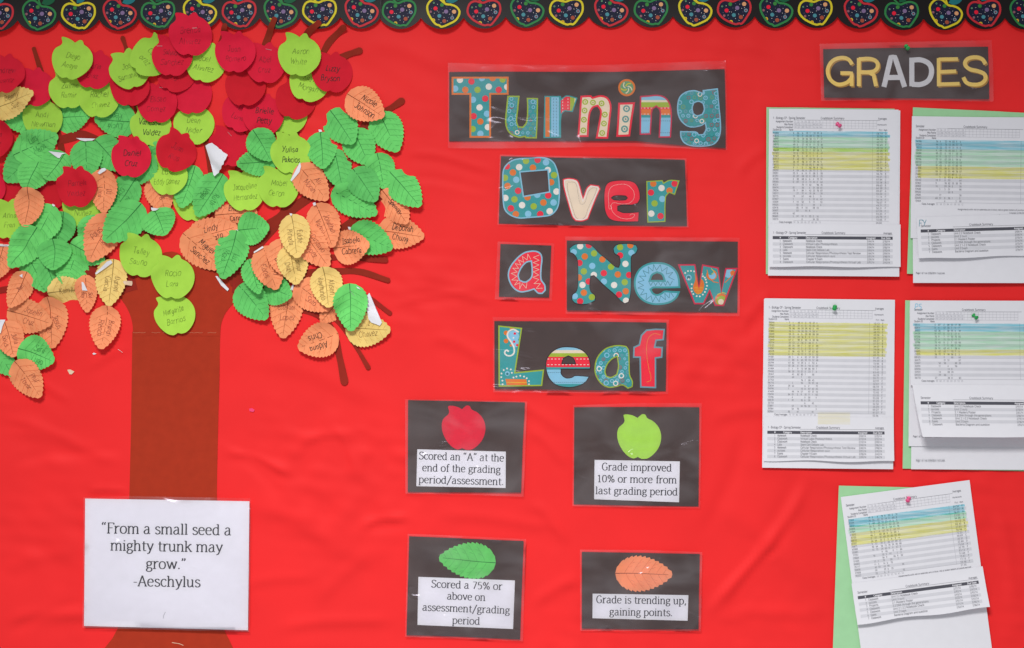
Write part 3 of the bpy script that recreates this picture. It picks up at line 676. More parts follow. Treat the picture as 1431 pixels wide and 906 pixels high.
# worn white edge where the two trunk papers join, and a scuff near the foot
pm = PM(244, 640, 0.004, sampler(H, TX0, TY0, 1.0))
for a, b in ((186, 206), (212, 226), (228, 246), (262, 284), (290, 305)):
    pm.ribbon([(x, 465.4 + 0.4 * math.sin(x * .7)) for x in np.arange(a, b, 3)], 0.42, 'seam', 0.0004)
pm.ribbon([(240, 898), (250, 899.5), (256, 902)], 0.7, 'sandscrap', 0.0004)
we = pm.build('worn_edge', tree, (0, 0, 0)); we['kind'] = 'stuff'
BR = [ # polyline, start width, end width
 ([(168,395),(125,378),(102,330),(84,200),(60,110),(48,70)],24,6.5), ([(165,380),(110,345),(40,330),(-40,300)],16,12), ([(180,388),(110,385),(40,400),(-40,412)],22,9),
 ([(205,380),(214,270),(192,160),(176,70),(171,54)],12,6), ([(215,378),(160,220),(118,190),(84,196),(40,190)],14,12), ([(285,378),(299,300),(291,215),(278,140),(312,50),(315,38)],12,7),
 ([(300,380),(330,300),(335,200),(352,110),(369,66),(384,30)],14,8.5), ([(320,388),(365,320),(397,294),(398,220),(412,110),(427,52),(445,35)],10,9.5), ([(398,230),(425,120),(448,80),(461,58),(480,41)],10,9),
 ([(400,240),(425,150),(455,95),(484,78),(502,72)],10,9), ([(320,390),(400,300),(480,240),(512,172),(546,152),(561,142)],14,9), ([(320,395),(400,350),(470,325),(520,285),(560,255)],16,8),
 ([(320,392),(400,372),(470,360),(538,364)],18,8), ([(325,395),(400,388),(460,381),(500,380),(541,392)],20,8), ([(325,400),(400,410),(470,410),(510,415),(544,438)],18,7),
 ([(328,402),(400,420),(450,434),(475,452),(495,482),(514,514)],18,6.5), ([(328,405),(400,425),(445,440),(465,468),(474,500),(481,534)],16,10),
 ([(190,396),(150,404),(120,384),(60,360)],20,12)]
for k, (pl, w0, w1) in enumerate(BR):
    c = smooth(pl, closed=False, n=6, corner=200); n = len(c); L_, R_ = [], []
    for i in range(n):
        a, b = c[max(i - 1, 0)], c[min(i + 1, n - 1)]; l = math.hypot(b[0] - a[0], b[1] - a[1])
        nx, ny = -(b[1] - a[1]) / l, (b[0] - a[0]) / l; t = i / (n - 1)
        w = (w0 + (w1 - w0) * min(1, t * 1.35)) / 2 + math.sin(t * 17 + k) * 0.5
        L_.append((c[i][0] + nx * w, c[i][1] + ny * w)); R_.append((c[i][0] - nx * w, c[i][1] - ny * w))
    e = c[-1]; d = Vector((e[0] - c[-2][0], e[1] - c[-2][1])).normalized(); w = w1 / 2
    cap = [(e[0] + d.x * w * math.sin(a) - d.y * w * math.cos(a), e[1] + d.y * w * math.sin(a) + d.x * w * math.cos(a)) for a in np.linspace(0, math.pi, 7)[1:-1]]
    o_ = L_ + cap + R_[::-1]
    ex, ey = e
    lift = random.uniform(.0005, .003)
    zf, d0 = lay(o_, lambda X, Y: lift * np.exp(-((X - ex) ** 2 + (Y - ey) ** 2) / 30 ** 2), .0003, blur=3, dil=2)
    cc = c[len(c) // 2]
    sheet('branch', o_, zf, 'branch', cc, 0.004, tree, grid=8, loc=tree_loc(*cc))

# ------------------------------------------------------------------ apple and leaf cut-outs
APPLE = [(-0.72,1.0),(-0.66,1.04),(-0.45,1.03),(-0.24,0.97),(-0.08,0.88),(0.02,0.97),(0.14,1.05),(0.27,1.03),(0.37,0.87),(0.62,0.74),(0.88,0.46),(1.0,0.06),(0.93,-0.36),(0.72,-0.70),(0.40,-0.95),(0.12,-0.98),(0.0,-0.93),(-0.07,-0.9),(-0.14,-0.93),(-0.30,-0.96),(-0.58,-0.80),(-0.86,-0.43),(-1.0,0.0),(-0.95,0.41),(-0.68,0.70)]
def apple_outline(cx, cy, r, ang, wob):
    pts = []
    for i, (x, y) in enumerate(APPLE):
        q = rot((x * r * (1 + wob * math.sin(i * 1.7)), -y * r), ang, cx, cy); pts.append(q)
    return smooth(pts, n=4, corner=62)
def leaf_frame(sx, sy, tx, ty):
    L_ = math.hypot(tx - sx, ty - sy); ux, uy = (tx - sx) / L_, (ty - sy) / L_
    return L_, ux, uy, uy, -ux      # right-hand normal points "up" when the stem is on the left
def leaf_w(t):
    return max(0.0, math.sin(math.pi * min(1, t) ** 0.74)) ** 0.66
def leaf_outline(sx, sy, tx, ty, hw, ph=0.0, asym=0.0):
    L_, ux, uy, nx, ny = leaf_frame(sx, sy, tx, ty)
    up, dn = [], []
    NT = 13
    for side, lst in ((1, up), (-1, dn)):
        hws = hw * (1 + asym * side)
        for i in range(1, NT * 3):
            t = i / (NT * 3)
            saw = (i % 3) / 3.0
            w = leaf_w(t) * hws
            tooth = (0.050 * L_) * (saw * 1.1 - 0.35) * min(1, t * 6) * (1 - 0.5 * t) if t > .06 else 0
            w2 = max(0.6, w + tooth)
            tt = t + (0.012 if saw > .5 else 0)
            lst.append((sx + ux * L_ * tt + nx * w2 * side, sy + uy * L_ * tt + ny * w2 * side))
    return [(sx, sy)] + up + [(tx, ty)] + dn[::-1]
def leaf_prints(pm, sx, sy, tx, ty, hw, c):
    L_, ux, uy, nx, ny = leaf_frame(sx, sy, tx, ty)
    def P(t, s_): return (sx + ux * L_ * t + nx * s_ * hw, sy + uy * L_ * t + ny * s_ * hw)
    pm.ribbon([P(t, 0.02 * math.sin(t * 5)) for t in np.linspace(0.0, .93, 22)], lambda t: 0.95 - 0.6 * t, 'midrib_' + c, 0.00032)
    for k, t0 in enumerate((.16, .30, .44, .58, .72, .84)):
        for sd in (1, -1):
            ln = min(0.86 * leaf_w(t0 + .10), .86); tb = t0 + (0.03 if sd < 0 else 0)
            te = tb + .20 * ln
            pm.ribbon([P(tb + (te - tb) * (u ** 1.25), sd * ln * u) for u in np.linspace(0, 1, 8)], 0.42, 'vein_' + c, 0.00028)
            if k < 4:   # fine second-order veins
                for u0 in (.45, .72):
                    b_ = (tb + (te - tb) * u0, sd * ln * u0)
                    pm.ribbon([P(b_[0] + .07 * v, b_[1] + sd * .08 * v) for v in (0, .5, 1)], 0.3, 'vein_' + c, 0.00026)
COLN = {'R': 'red', 'L': 'lime', 'G': 'green', 'O': 'orange', 'Y': 'tan'}
crnd = random.Random(5)
def strip_lines(txt): return [t for t in txt.split('|')] if txt else []
def apple(cx, cy, r, ang, c, txt, label, lift=None, tang=None):
    out = apple_outline(cx, cy, r, ang, crnd.uniform(-.008, .012))
    lf = (crnd.uniform(.003, .008) if lift is None else lift) * 1.35; sd = crnd.uniform(-.002, .0035); q = crnd.uniform(-.3, .3)
    ca, sa = math.cos(math.radians(ang)), math.sin(math.radians(ang))
    def curl(X, Y):
        v = (-(X - cx) * sa + (Y - cy) * ca) / r; u = ((X - cx) * ca + (Y - cy) * sa) / r
        return lf * np.clip((v + 1) / 2, 0, 1.1) ** 1.7 + sd * np.clip(u + q, -1.2, 1.2) ** 2
    zf, d0 = lay(out, curl)
    root = empty('apple_cutout', at(cx, cy, d0))
    tag(root, label, 'apple cutout', COLN[c] + ' apple cutouts on the paper tree')
    sheet('apple_card', out, zf, c, (cx, cy), d0, root, grid=4.5, back='back')
    ls = strip_lines(txt)
    if ls:
        pm = PM(cx, cy, d0, zf); ink = 'ink_' + c
        bold = '*' in txt
        a = ang + (tang or 0) + crnd.uniform(-3, 3)
        for i, t in enumerate(ls):
            t = t.replace('*', '')
            oy = (i - (len(ls) - 1) / 2) * r * .50 + r * .17
            x, y = rot((r * crnd.uniform(-.08, .06), oy), a, cx, cy)
            write(pm, t, x, y, r * .28, 'pen' if bold else ink, 0.72 if bold else 0.50, a, serif=False, jit=.085, hand=True, rnd=crnd, sx=.92 if len(t) < 8 else .74, dz=.00035)
        pm.build('handwritten_name', root)
    return root
def leaf(sx, sy, tx, ty, hw, c, txt, label, lift=None, folds=(), tang=None, rev=False):
    out = leaf_outline(sx, sy, tx, ty, hw, asym=crnd.uniform(-.06, .06))
    L_, ux, uy, nx, ny = leaf_frame(sx, sy, tx, ty)
    cx, cy = (sx + tx) / 2, (sy + ty) / 2
    lf = (crnd.uniform(.004, .010) if lift is None else lift) * 1.45; sd = crnd.uniform(-.005, .0055); fold = crnd.uniform(.0, .0016)
    def curl(X, Y):
        t = np.clip(((X - sx) * ux + (Y - sy) * uy) / L_, 0, 1.1); s_ = ((X - sx) * nx + (Y - sy) * ny) / hw
        return lf * t ** 1.6 + sd * np.clip(np.abs(s_), 0, 1.2) ** 1.8 - fold * np.exp(-(s_ / .12) ** 2) + 0.0008 * np.sin(s_ * 5 + t * 4)
    zf, d0 = lay(out, curl)
    root = empty('leaf_cutout', at(cx, cy, d0))
    tag(root, label, 'leaf cutout', COLN[c] + ' leaf cutouts on the paper tree')
    sheet('leaf_card', out, zf, c, (cx, cy), d0, root, grid=4.5, back='back')
    pm = PM(cx, cy, d0, zf); leaf_prints(pm, sx, sy, tx, ty, hw, c); pm.build('leaf_vein', root)
    ls = strip_lines(txt)
    if ls:
        pm = PM(cx, cy, d0, zf); a0 = math.degrees(math.atan2(uy, ux))
        if rev: a0 += 180
        if tang is not None: a0 = tang
        bold = '*' in txt
        for i, t in enumerate(ls):
            t = t.replace('*', '')
            oy = (i - (len(ls) - 1) / 2) * hw * .62 + hw * .12
            x, y = rot((L_ * crnd.uniform(.0, .05) * (-1 if rev else 1), oy), a0, cx, cy)
            write(pm, t, x, y, hw * .34, 'pen' if bold else 'ink_' + c, 0.72 if bold else 0.52, a0 + crnd.uniform(-3, 3), serif=False, jit=.085, hand=True, rnd=crnd, sx=.88 if len(t) < 8 else .74, dz=.0004)
        pm.build('handwritten_name', root)
    for fp in folds:
        zf2, _ = lay(fp, lambda X, Y: 0 * X + .0012, blur=2, dil=2)
        sheet('folded_edge', fp, zf2, 'back', (cx, cy), d0, root, grid=4)
    return root
A, Lf = apple, leaf
# back of the pile, left side
A(70,264,29,10,'R','','crimson apple mostly hidden under the green leaves at the far left of the tree',.002)
A(20,258,28,-10,'R','','crimson apple almost covered by green leaves above the dark lime apple at the left edge',.001)
Lf(70,165,8,172,22,'G','','green leaf peeking out between the tan leaf and the leftmost lime apple')
Lf(72,166,127,162,23,'G','','green leaf showing below the two touching lime apples at upper left',.006)
Lf(190,170,134,168,24,'G','Lucia|Perez','green leaf with scribbled writing directly below the two overlapping lime apples at upper left')
Lf(50,212,8,254,24,'G','','green leaf hanging at the left edge below the half seen crimson apple',.004)
A(60,166,27,0,'L','Andi|Newman','leftmost lime apple, tucked under a crimson apple and above a scribbled green leaf')
A(48,123,27.5,0,'R','','blank crimson apple with a dark branch tip above it, between tan leaf and lime apples')
Lf(-16,153,50,131,23,'Y','Benny|Sue','tan leaf at the upper left edge, tucked under the leftmost crimson apple')
A(7,104,28,0,'R','Andrew|Suarez','crimson apple with dark writing at the upper left edge above the tan leaf')
A(97,125,28,-3,'L','Zulma|Ramir','lime apple under the top left lime apple, its pointed leaf sticking out at left')
A(139,138,28,0,'L','Rachel|Chavez','lime apple overlapping another lime apple, just below a blank crimson one')
A(132,98,27.5,5,'R','Maria|Diaz','crimson apple wedged between the top left lime apple and the two lime apples below',.005)
A(101,84,28.5,10,'L','Diego|Anaya','lime apple standing highest at the left of the tree, on bare red paper',.008)
Lf(18,217,81,189,23,'G','Luis|Mena','green leaf with dense scribbled writing just below the leftmost lime apple',.003)
A(-9,193,28.5,0,'R','Maria|Perez','half crimson apple cut off by the left edge beside the scribbled green leaf')
A(-20,262,28.5,0,'R','','sliver of a crimson apple at the left edge above the dark lime apple')
Lf(52,226,38,267,22,'G','','small curled green leaf pointing down over hidden crimson apples at left',.008)
Lf(132,195,172,238,23,'G','','green leaf running behind the crimson apple with the bold writing, to its left',.004)
Lf(90,213,67,252,24,'G','','green leaf curling up to show a white edge left of the blank crimson apple',.006,[[(68,211.5),(92,214),(86,216),(83.5,221),(81,221),(75,217)]])
Lf(118,195,123,252,23,'G','','pale green leaf with a white curled top, hanging above the crimson apple',.007,[[(106,193),(133,194),(129,196.5),(118,197.5),(112,196)]])
# top of the crown
A(211,177,28.5,0,'L','Vanessa*|Valdez','lime apple with bold dark writing beneath a crimson apple, near the crown centre')
A(271,174,28.5,5,'L','Dean|Nader','lime apple in the crown centre, shaded by the crimson apple above it',.004)
A(268,132,28.5,-8,'R','','blank crimson apple just above the central lime apple, beside bare red paper')
A(220,144,28.5,0,'R','Eliseo|Gomez','crimson apple resting on top of the lime apple with bold writing',.004)
A(246,101,28.5,22,'R','|Lo','crimson apple of which only a crescent shows under the staple marked crimson apple',.003)
A(182,122,27.5,0,'R','','crimson apple of which a crescent shows under the tilted lime apple',.004)
A(182,97,28.5,-18,'L','Jose|Samaniego','lime apple tilted to the left, in front of the blank crimson crescent',.004)
A(210,80,28,45,'L','Carla|Ortiz','lime apple turned on its side, its stem pointing right, behind a crimson apple',.006)
A(287,88,28,10,'L','Joel|Alvarez','lime apple squeezed between crimson apples just below the topmost apple')
A(241,79,28.5,0,'R','Salvador|Sanchez','crimson apple with a white staple, just below left of the topmost apple',.005)
A(266,49,30,0,'R','Brenda|Alvarez','topmost crimson apple, overlapping the black scalloped border',.006)
A(321,205,28.5,0,'R','','crimson apple with a staple mark, next to the white folded leaf back')
A(337,157,27.5,25,'R','Erik|Luna','crimson apple tilted right, behind the crimson apple with bold writing',.004)
A(402,161,27.5,10,'L','Alexe','lime apple of which only a dark crescent shows above the bold lettered lime apple',.003)
A(368,161,29,0,'R','Brielle*|Petty','crimson apple with bold dark two line writing, right of the crown centre',.006)
A(413,139,28.5,15,'R','','blank crimson apple between two lime crescents at upper right of the crown',.005)
A(432,115,28,15,'L','Kayla|Morgan','lime apple partly under the top right lime apple and the rightmost crimson apple')
A(464,102,28.5,0,'R','Lizzy*|Bryson','rightmost crimson apple of the crown, with bold dark writing',.006)
A(343,121,28.5,0,'R','','blank round crimson apple directly above the bold lettered crimson apple',.005)
A(371,89,28.5,0,'R','Abel|Cruz','crimson apple with a white staple left of the top right lime apple',.005)
A(329,74,28.5,0,'R','Juan|Romero','crimson apple with a pointed corner, just right of the topmost crimson apple',.006)
A(418.5,78,30,4,'L','Aaron|White','lime apple standing highest at the right of the crown, on bare red paper',.007)
# middle
Lf(222,198,213,247,14,'G','','narrow bit of green leaf between the two dark crimson apples mid crown',.001)
Lf(215,246,233,299,20,'O','R B','orange leaf pointing down below a lime apple in the middle of the tree',.003)
A(270,282,27.5,0,'L','Dora','lime apple mostly hidden by green leaves just above the big orange leaf group',.002)
Lf(272,231,254,291,20,'G','','narrow green leaf pointing down between the lime apples mid tree',.005)
A(235,246,27.5,0,'L','Luke|Eddy Gomez','lime apple below the blank crimson apple, above an orange leaf',.003)
A(246,212,28.5,22,'R','Juan|Rios','dark crimson apple tilted right beneath the central lime apple',.006)
Lf(213,214,177,259,22,'G','','green leaf showing as an arc under the crimson apple with bold writing',.003)
Lf(190,250,155,300,22,'G','Ana|Cortez','shaded green leaf with scribbles above the large pale green leaf at left centre',.002)
A(183.5,220,28.5,4,'R','Daniel*|Cruz','crimson apple with bold dark writing among green leaves, left of centre',.007)
Lf(300,301,360,297,22,'O','Emilia*|Carag','orange leaf lying level under the lime apple, above the other wide orange leaves',.002)
Lf(261,338,332,316,24,'O','Lindy*|Lovato','wide orange leaf lying between two other orange leaves above the trunk',.002)
Lf(255,326,312,376,25,'O','Miguel*|Sanchez','largest orange leaf at the trunk top, slanting down with bold writing',.003)
Lf(311,243,276,303,23,'G','Ruth|Vega','large pale green leaf hanging between lime apples above the orange leaf group',.005)
A(342,267,28.5,-5,'L','Jacqueline|Hernandez','lime apple with a pointed left corner above the wide orange leaves',.004)
Lf(386,223,333,231,20,'G','','green leaf pointing left, casting shade on the lime apple below',.007)
Lf(354,182,379,225,21,'G','','green leaf pointing down from under the bold lettered crimson apple',.005)
A(389,262,28.5,0,'L','Mabel|Ceron','lime apple overlapping its lime neighbour and tucked under an orange leaf',.005)
A(407,215,28.5,0,'L','Yulisa*|Palacios','lime apple with bold slanted writing above the orange leaf with white fold',.003)
# right side
Lf(416,231,458,280,22,'O','Ali|Moran','orange leaf with a white folded edge, overlapping two lime apples',.006,[[(419.5,227),(421,233),(419,241),(408,254),(406,252),(412,242)]])
Lf(466,208,480,265,20,'G','','green leaf below two overlapping green leaves at the upper right of the crown')
Lf(447,184,453,237,22,'G','','green leaf with a white tip at its stem beside the bold lettered lime apple',.005,[[(445,181),(449,181.5),(450,184),(446,185)]])
Lf(529,157,556,213,24,'G','','rightmost upper green leaf, partly under the orange leaf',.007)
Lf(492,180,517,231,23,'G','','green leaf in the middle of the upper right cluster, shaded at its left',.005)
Lf(461,154,495,202,24,'G','','upper left green leaf of the right cluster, directly on bare red paper',.006)
Lf(485,131,537,164,24,'O','Nicole*|Johnson','topmost orange leaf, above the right cluster of green leaves',.006)
Lf(527,214,537,264,20,'G','','green leaf behind another in the middle of the right cluster',.003)
Lf(527,322,593,331,23,'O','Deborah*|Chung','rightmost orange leaf pointing right onto bare red paper',.004)
Lf(534,266,570,313,20,'O','Spencer*','orange leaf overlapping the rightmost orange leaf, below a green leaf',.003)
Lf(545,241,588,289,22,'G','','rightmost green leaf of the tree, on bare red paper',.009)
Lf(464,267,527,300,22,'G','','long green leaf slanting right above the orange and green pair',.006)
Lf(493,236,526,282,22,'G','','green leaf in the right cluster just above the long slanting one',.006)
Lf(488,321,549,348,23,'G','','green leaf between the round orange leaf and the rightmost orange leaf',.005,[[(486,317),(490,317.5),(490,321),(487,321)]])
Lf(465,347,517,342,24,'O','Isabela*|Cabrera','round orange leaf with bold writing pointing right, over a green leaf',.005)
Lf(441,285,466,346,23,'O','Jonathan|Varela','tall orange leaf right of the pale tan leaf, with a white tip at its stem',.005,[[(437,284),(441,283),(442,287),(438.5,288)]])
Lf(380,368,344,392,20,'O','Marg|Chavez*','orange leaf with dark scribbled writing just right of the trunk top',.003,[[(301,386),(304,386),(320,404),(318,407),(309,399)]],tang=-28)
Lf(404,402,396,473,23,'O','Estefani|Lopez','large orange leaf hanging lowest beside the dark gap, right of the green leaf',.005,tang=0)
Lf(369,401,409,414,21,'G','','curled green leaf pointing right under the orange leaves near the trunk',.007,[[(409,395),(411,396),(409.5,406),(406.5,405)]])
Lf(333,399,374,446,23.5,'G','','lowest green leaf right of the trunk, slanting down',.007)
Lf(346,362,364,411,15,'G','','narrow curled green leaf over the lowest green leaf by the trunk',.009)
Lf(332,322,377,318,23,'G','','darker round green leaf pointing right over the wide orange leaves',.006,[[(329.5,321),(333,321.5),(333.5,325),(330.5,325.5)]])
Lf(331,322,312,390,23,'G','Luz|Mora','pale green leaf pointing down over the largest orange leaf above the trunk',.007)
Lf(366,344,387,405,22,'O','Jimmy|Flores','orange leaf with a white edge at the top, right of the dark round green leaf',.004,[[(354,352),(362,347),(366,344),(368,346),(360,351),(355,354)]])
Lf(475,417,449,451,16,'O','','small orange leaf peeking out below another orange leaf near the branches',.002)
Lf(414,397,461,433,23,'O','Bea|Soto','orange leaf slanting right under the two tan leaves, with dark writing',.004)
Lf(392,333,396,384,21,'O','Roberto*','orange leaf with writing running uphill, tucked under the tan leaves',.003,tang=-48)
Lf(403,342,415,398,21,'Y','Omar|Diaz','dull tan leaf partly covered by the larger pale tan leaf above',.004)
Lf(416,316,460,373,22.5,'O','Gustavo|Lopez','orange leaf below the tall orange leaf, beside the pale tan leaf',.006)
Lf(406,299,417,361,22,'Y','Eddie|Pineda','pale tan leaf with a white stem tip, hanging right of bare red paper',.007,[[(404,298),(408,298.5),(407,301.5),(405,301)]])
Lf(451,373,461,430,22.5,'Y','Alisen|Raymundo','bright tan leaf with two lines of writing, below the orange leaves at right',.006)
Lf(482,459,546,461,24,'Y','z|Chavez','dull tan leaf pointing right at the bottom right of the crown, under a white fold',.006,[[(512.5,414),(516,409.5),(534,451),(531,455.5),(525,453),(519,451),(515,446),(513.5,436)]],tang=-3)
Lf(488,396,491,463,23.5,'G','','green leaf with an exposed staple at the bottom right of the crown',.007,[[(497.5,400.5),(501,402),(503.5,405),(499,403)]])
Lf(472,466,417,487,24,'O','Aldana*|Chris','lowest right orange leaf with upside down bold writing, over a branch tip',.007)
# lower left
A(116,290,28,0,'L','|Nunez','lime apple of which the lower half shows under the blank crimson apple at left')
Lf(143,236,147,298,20,'O','DJ|Luna','orange leaf hanging beside the blank crimson apple, with a white curled top',.005,[[(137,242),(142,236),(147,235),(149,238),(144,241),(139,244)]])
A(107,262,28.5,0,'R','Pamela|Valdez','crimson apple under a pale green leaf, over a half hidden lime apple',.006)
Lf(138,302,116,351,20,'G','','green leaf showing as a strip left of the slanting orange leaf',.004)
Lf(97,340,146,366,20,'G','','green leaf pointing right beneath the slanting orange leaf',.004)
Lf(155,299,126,366,24,'O','Palas|Ruiz','orange leaf slanting down left, partly under the large pale green leaf',.005,tang=-52)
Lf(197,284,148,338,25.5,'G','','large pale green leaf slanting down left, left of the trunk top',.006)
Lf(215,293,231,329,25,'G','','round green leaf with white curled edge alone above the left lime apple on trunk',.005,[[(210.5,290),(223,292),(218,294.5),(213,295),(211,293)]])
Lf(90,296,79,344,23,'G','','green leaf behind another, just below the half hidden lime apple',.003)
Lf(73,286,47,344,24,'G','','green leaf folded along its midrib, pointing down left beside the orange one',.007,[[(73,285),(77,287),(76,289.5),(73,287.5)]])
A(13,307,27.5,0,'L','Anna|Fran','dark lime apple at the left edge, under a downward orange leaf')
Lf(40,262,38,318,21,'O','','orange leaf pointing down over the lime apple at the left edge',.006)
Lf(34,352,66,408,20,'G','','shaded green leaf behind the others at lower left')
Lf(5,341,-10,392,21,'O','Carlos','orange leaf cut off by the left edge below the lime apple',.004,[[(-5,341),(14,342),(14,345),(-5,344)]])
Lf(52,318,15,374,23,'G','','pale green leaf pointing down left, next to the cut off orange leaf',.007)
Lf(62,362,83,414,19,'G','','green leaf pointing down at the bottom of the lower left green group',.006)
Lf(104,356,92,398,23,'G','','green leaf just below the middle green leaf, beside the brownish leaf',.006)
Lf(74,334,78,378,23.5,'G','','middle green leaf of the lower left group, casting shade below',.007)
Lf(68,410,122,404,21,'Y','Kamile','brownish tan leaf lying level under the green leaves at lower left',.001)
Lf(119,384,122,437,15,'O','Sol|Rey','narrow orange leaf between the brownish leaf and the tan leaf',.004,[[(115,394),(117.5,395),(122.5,406.5),(115.5,406)]])
Lf(158,362,153,428,21.5,'Y','Daniel|Garcia','tan leaf left of the trunk with a white rolled edge',.006,[[(133,382),(150,366),(155,364),(157,367.5),(150,373),(135,384)]])
Lf(150,427,143,488,21.5,'O','Brandi|French','orange leaf hanging alone at left of the trunk, over bare red paper',.010)
Lf(68,415,74,487,23.5,'O','Jesus|Perez','orange leaf behind another, pointing down at the lower left',.004,tang=65)
Lf(9,434,74,452,24,'O','Joselin|Cruz','orange leaf pointing right, lying over another orange leaf at lower left',.004)
Lf(38,380,15,430,18,'O','Joel','narrow orange leaf with white stem corner, left of the green group',.007,[[(27.5,385.5),(32,383),(32,388.5)]],tang=-50)
Lf(-18,470,19,525,20,'G','','lowest green leaf at the left edge, under an orange leaf',.004)
Lf(5,449,22,499,21,'O','Julia|Solis','orange leaf at the left edge with a white edge beside its stem',.005,[[(-1,447),(7,447),(3,456),(1,466),(-1,466)]])
Lf(26,487,77,505,25,'G','Sara|Lugo','round dark green leaf between orange leaves at the bottom left',.008)
Lf(21,505,58,555,22,'O','Phil|Tovar','lowest orange leaf of the tree at bottom left, slanting right',.008)
# apples on the trunk
A(197,358,29.5,6,'L','Talley|Sauno','upper left lime apple of the three on the trunk',.004)
A(244.5,440,28.5,-14,'L','Margarita|Barrios','lowest of the three lime apples on the trunk',.004)
A(242,388,30,0,'L','Rocio|Lara','middle lime apple of the three on the trunk',.005)

# big leaf turned over: only its white back shows
fp = [(287,204),(291,201.5),(296.5,200),(300,203),(303,204.5),(306,208),(309,209.5),(312,213),(316,215),(318.6,217),(317,220),(316,223),(313.5,226),(313,230),(310,232),(309,236),(306,238),(305,241),(302,243),(299,246),(297.5,244),(293,226)]
zf, d0 = lay(fp, lambda X, Y: .004 + .003 * np.clip((X - 290) / 30, 0, 1), blur=3)
root = tag(empty('leaf_cutout', at(301, 222, d0)), 'leaf folded over so only its white back shows, beside the dark crimson apple', 'leaf cutout', 'folded leaf cutouts')
sheet('folded_back', fp, zf, 'back', (301, 222), d0, root, grid=4)

# torn bits, staples
def scrap(pts, name, mat, label, cat='paper scrap'):
    zf, d0 = lay(pts, lambda X, Y: 0 * X + .0004, blur=2, dil=2)
    c = (sum(p[0] for p in pts) / len(pts), sum(p[1] for p in pts) / len(pts))
    o = sheet(name, pts, zf, mat, c, d0, None, grid=4, loc=at(*c, d0))
    tag(o, label, cat)
scrap([(94,517),(98,516.5),(104,519.5),(100,523.5),(97,523)], 'paper_scrap', 'sandscrap', 'tiny torn cream scrap stuck on the red paper below the lowest left leaves')
scrap([(129,494.5),(131,493),(135,494.5),(131,496)], 'paper_scrap', 'white', 'tiny white fleck on red paper under the hanging orange leaf')
scrap([(172,394),(175,392.5),(184,393),(184.5,396),(183.5,399.5),(175,398)], 'paper_scrap', 'sandscrap', 'small cream tab sticking out from the tan leaf onto the trunk')
scrap([(348,571.5),(352,570.5),(356,573),(354,576),(349,575)], 'paper_scrap', 'hotpink', 'tiny pink torn fleck on red paper right of the trunk')
def staple(x, y, ang, ln, label):
    d = float(H[int(y) - TY0, int(x) - TX0]) + 0.0006 if TX0 < x < TX0 + TW else board_z(x, y) + .0006
    me = bpy.data.meshes.new('staple'); r = .00028; h = ln * S / 2
    V_, F_ = [], []
    path = [(-h, .0012), (-h, 0), (h, 0), (h, .0012)]
    path = [(-h, .0010), (-h * .96, 0), (h * .96, 0), (h, .0010)]
    for (px, py) in path:
        for k in range(6):
            a = k * math.pi / 3; V_.append((px, py + r * math.cos(a), r * math.sin(a)))
    for i in range(3):
        for k in range(6): F_.append([i * 6 + k, i * 6 + (k + 1) % 6, (i + 1) * 6 + (k + 1) % 6, (i + 1) * 6 + k])
    me.from_pydata(V_, [], F_); me.materials.append(M['steel'])
    o = link('staple', me, None, at(x, y, d)); o.rotation_euler = (0, math.radians(ang), 0)
    tag(o, label, 'staple', 'wire staples')
staple(223, 64.5, 0, 8, 'wire staple in the crimson apple just below left of the topmost one')
staple(272, 39.3, -2, 7, 'wire staple near the top of the topmost crimson apple')
staple(375.5, 69.4, 12, 9, 'wire staple in the crimson apple beside the top right lime apple')
staple(321, 187.5, 48, 8, 'wire staple in the crimson apple next to the white folded leaf')
staple(168, 490.5, 38, 8, 'wire staple in the red paper below the alone hanging orange leaf')
staple(492, 410, 48, 11, 'wire staple across the green leaf at bottom right of the crown')
staple(226, 122.5, 6, 7, 'wire staple between overlapping crimson apples near the crown centre')
# ------------------------------------------------------------------ laminated word signs
def cv(ox, oy, sc, pts): return [(ox + x / sc, oy + y / sc) for x, y in pts]
def flat_base(poly):
    return wall_max(min(p[0] for p in poly), min(p[1] for p in poly), max(p[0] for p in poly), max(p[1] for p in poly)) + 0.0006
def wavy(base, seed, amp=0.0012, cx=0, cy=0):
    r = random.Random(seed); p = [(r.uniform(120, 240), r.uniform(0, 6.3), r.uniform(0, 6.3)) for _ in range(4)]
    def f(x, y):
        return base + amp * (1 + 0.5 * sum(math.sin(((x - cx) * math.cos(a) + (y - cy) * math.sin(a)) / l * 6.28 + q) for l, a, q in p) / 2)
    return f
def flat_on(zf, pts, up):
    """the stiff flat plane on which a small piece lies over a slightly bowed card"""
    A_ = np.array([[x, y, 1.0] for x, y in pts]); b = np.array([zf(x, y) for x, y in pts])
    k, *_ = np.linalg.lstsq(A_, b, rcond=None); off = float((b - A_ @ k).max()) + up
    return lambda x, y: float(k[0]) * x + float(k[1]) * y + float(k[2]) + off
def laminated(name, card, film, label, cat, seed, amp=0.0012, group=None):
    base = flat_base(film); c = (sum(p[0] for p in card) / len(card), sum(p[1] for p in card) / len(card))
    zf = wavy(base, seed, amp, *c); d0 = base
    root = tag(empty(name, at(c[0], c[1], d0)), label, cat, group)
    sheet('dark_card', card, zf, 'card', c, d0, root, grid=12)
    zl = lambda x, y: zf(x, y) + 0.0026 + 0.0003 * math.sin(x / 9 + seed) * math.sin(y / 13)
    fl = sheet('laminate_film', film, zl, 'film', c, d0, root, grid=6, thick=None)
    return root, zf, c, d0
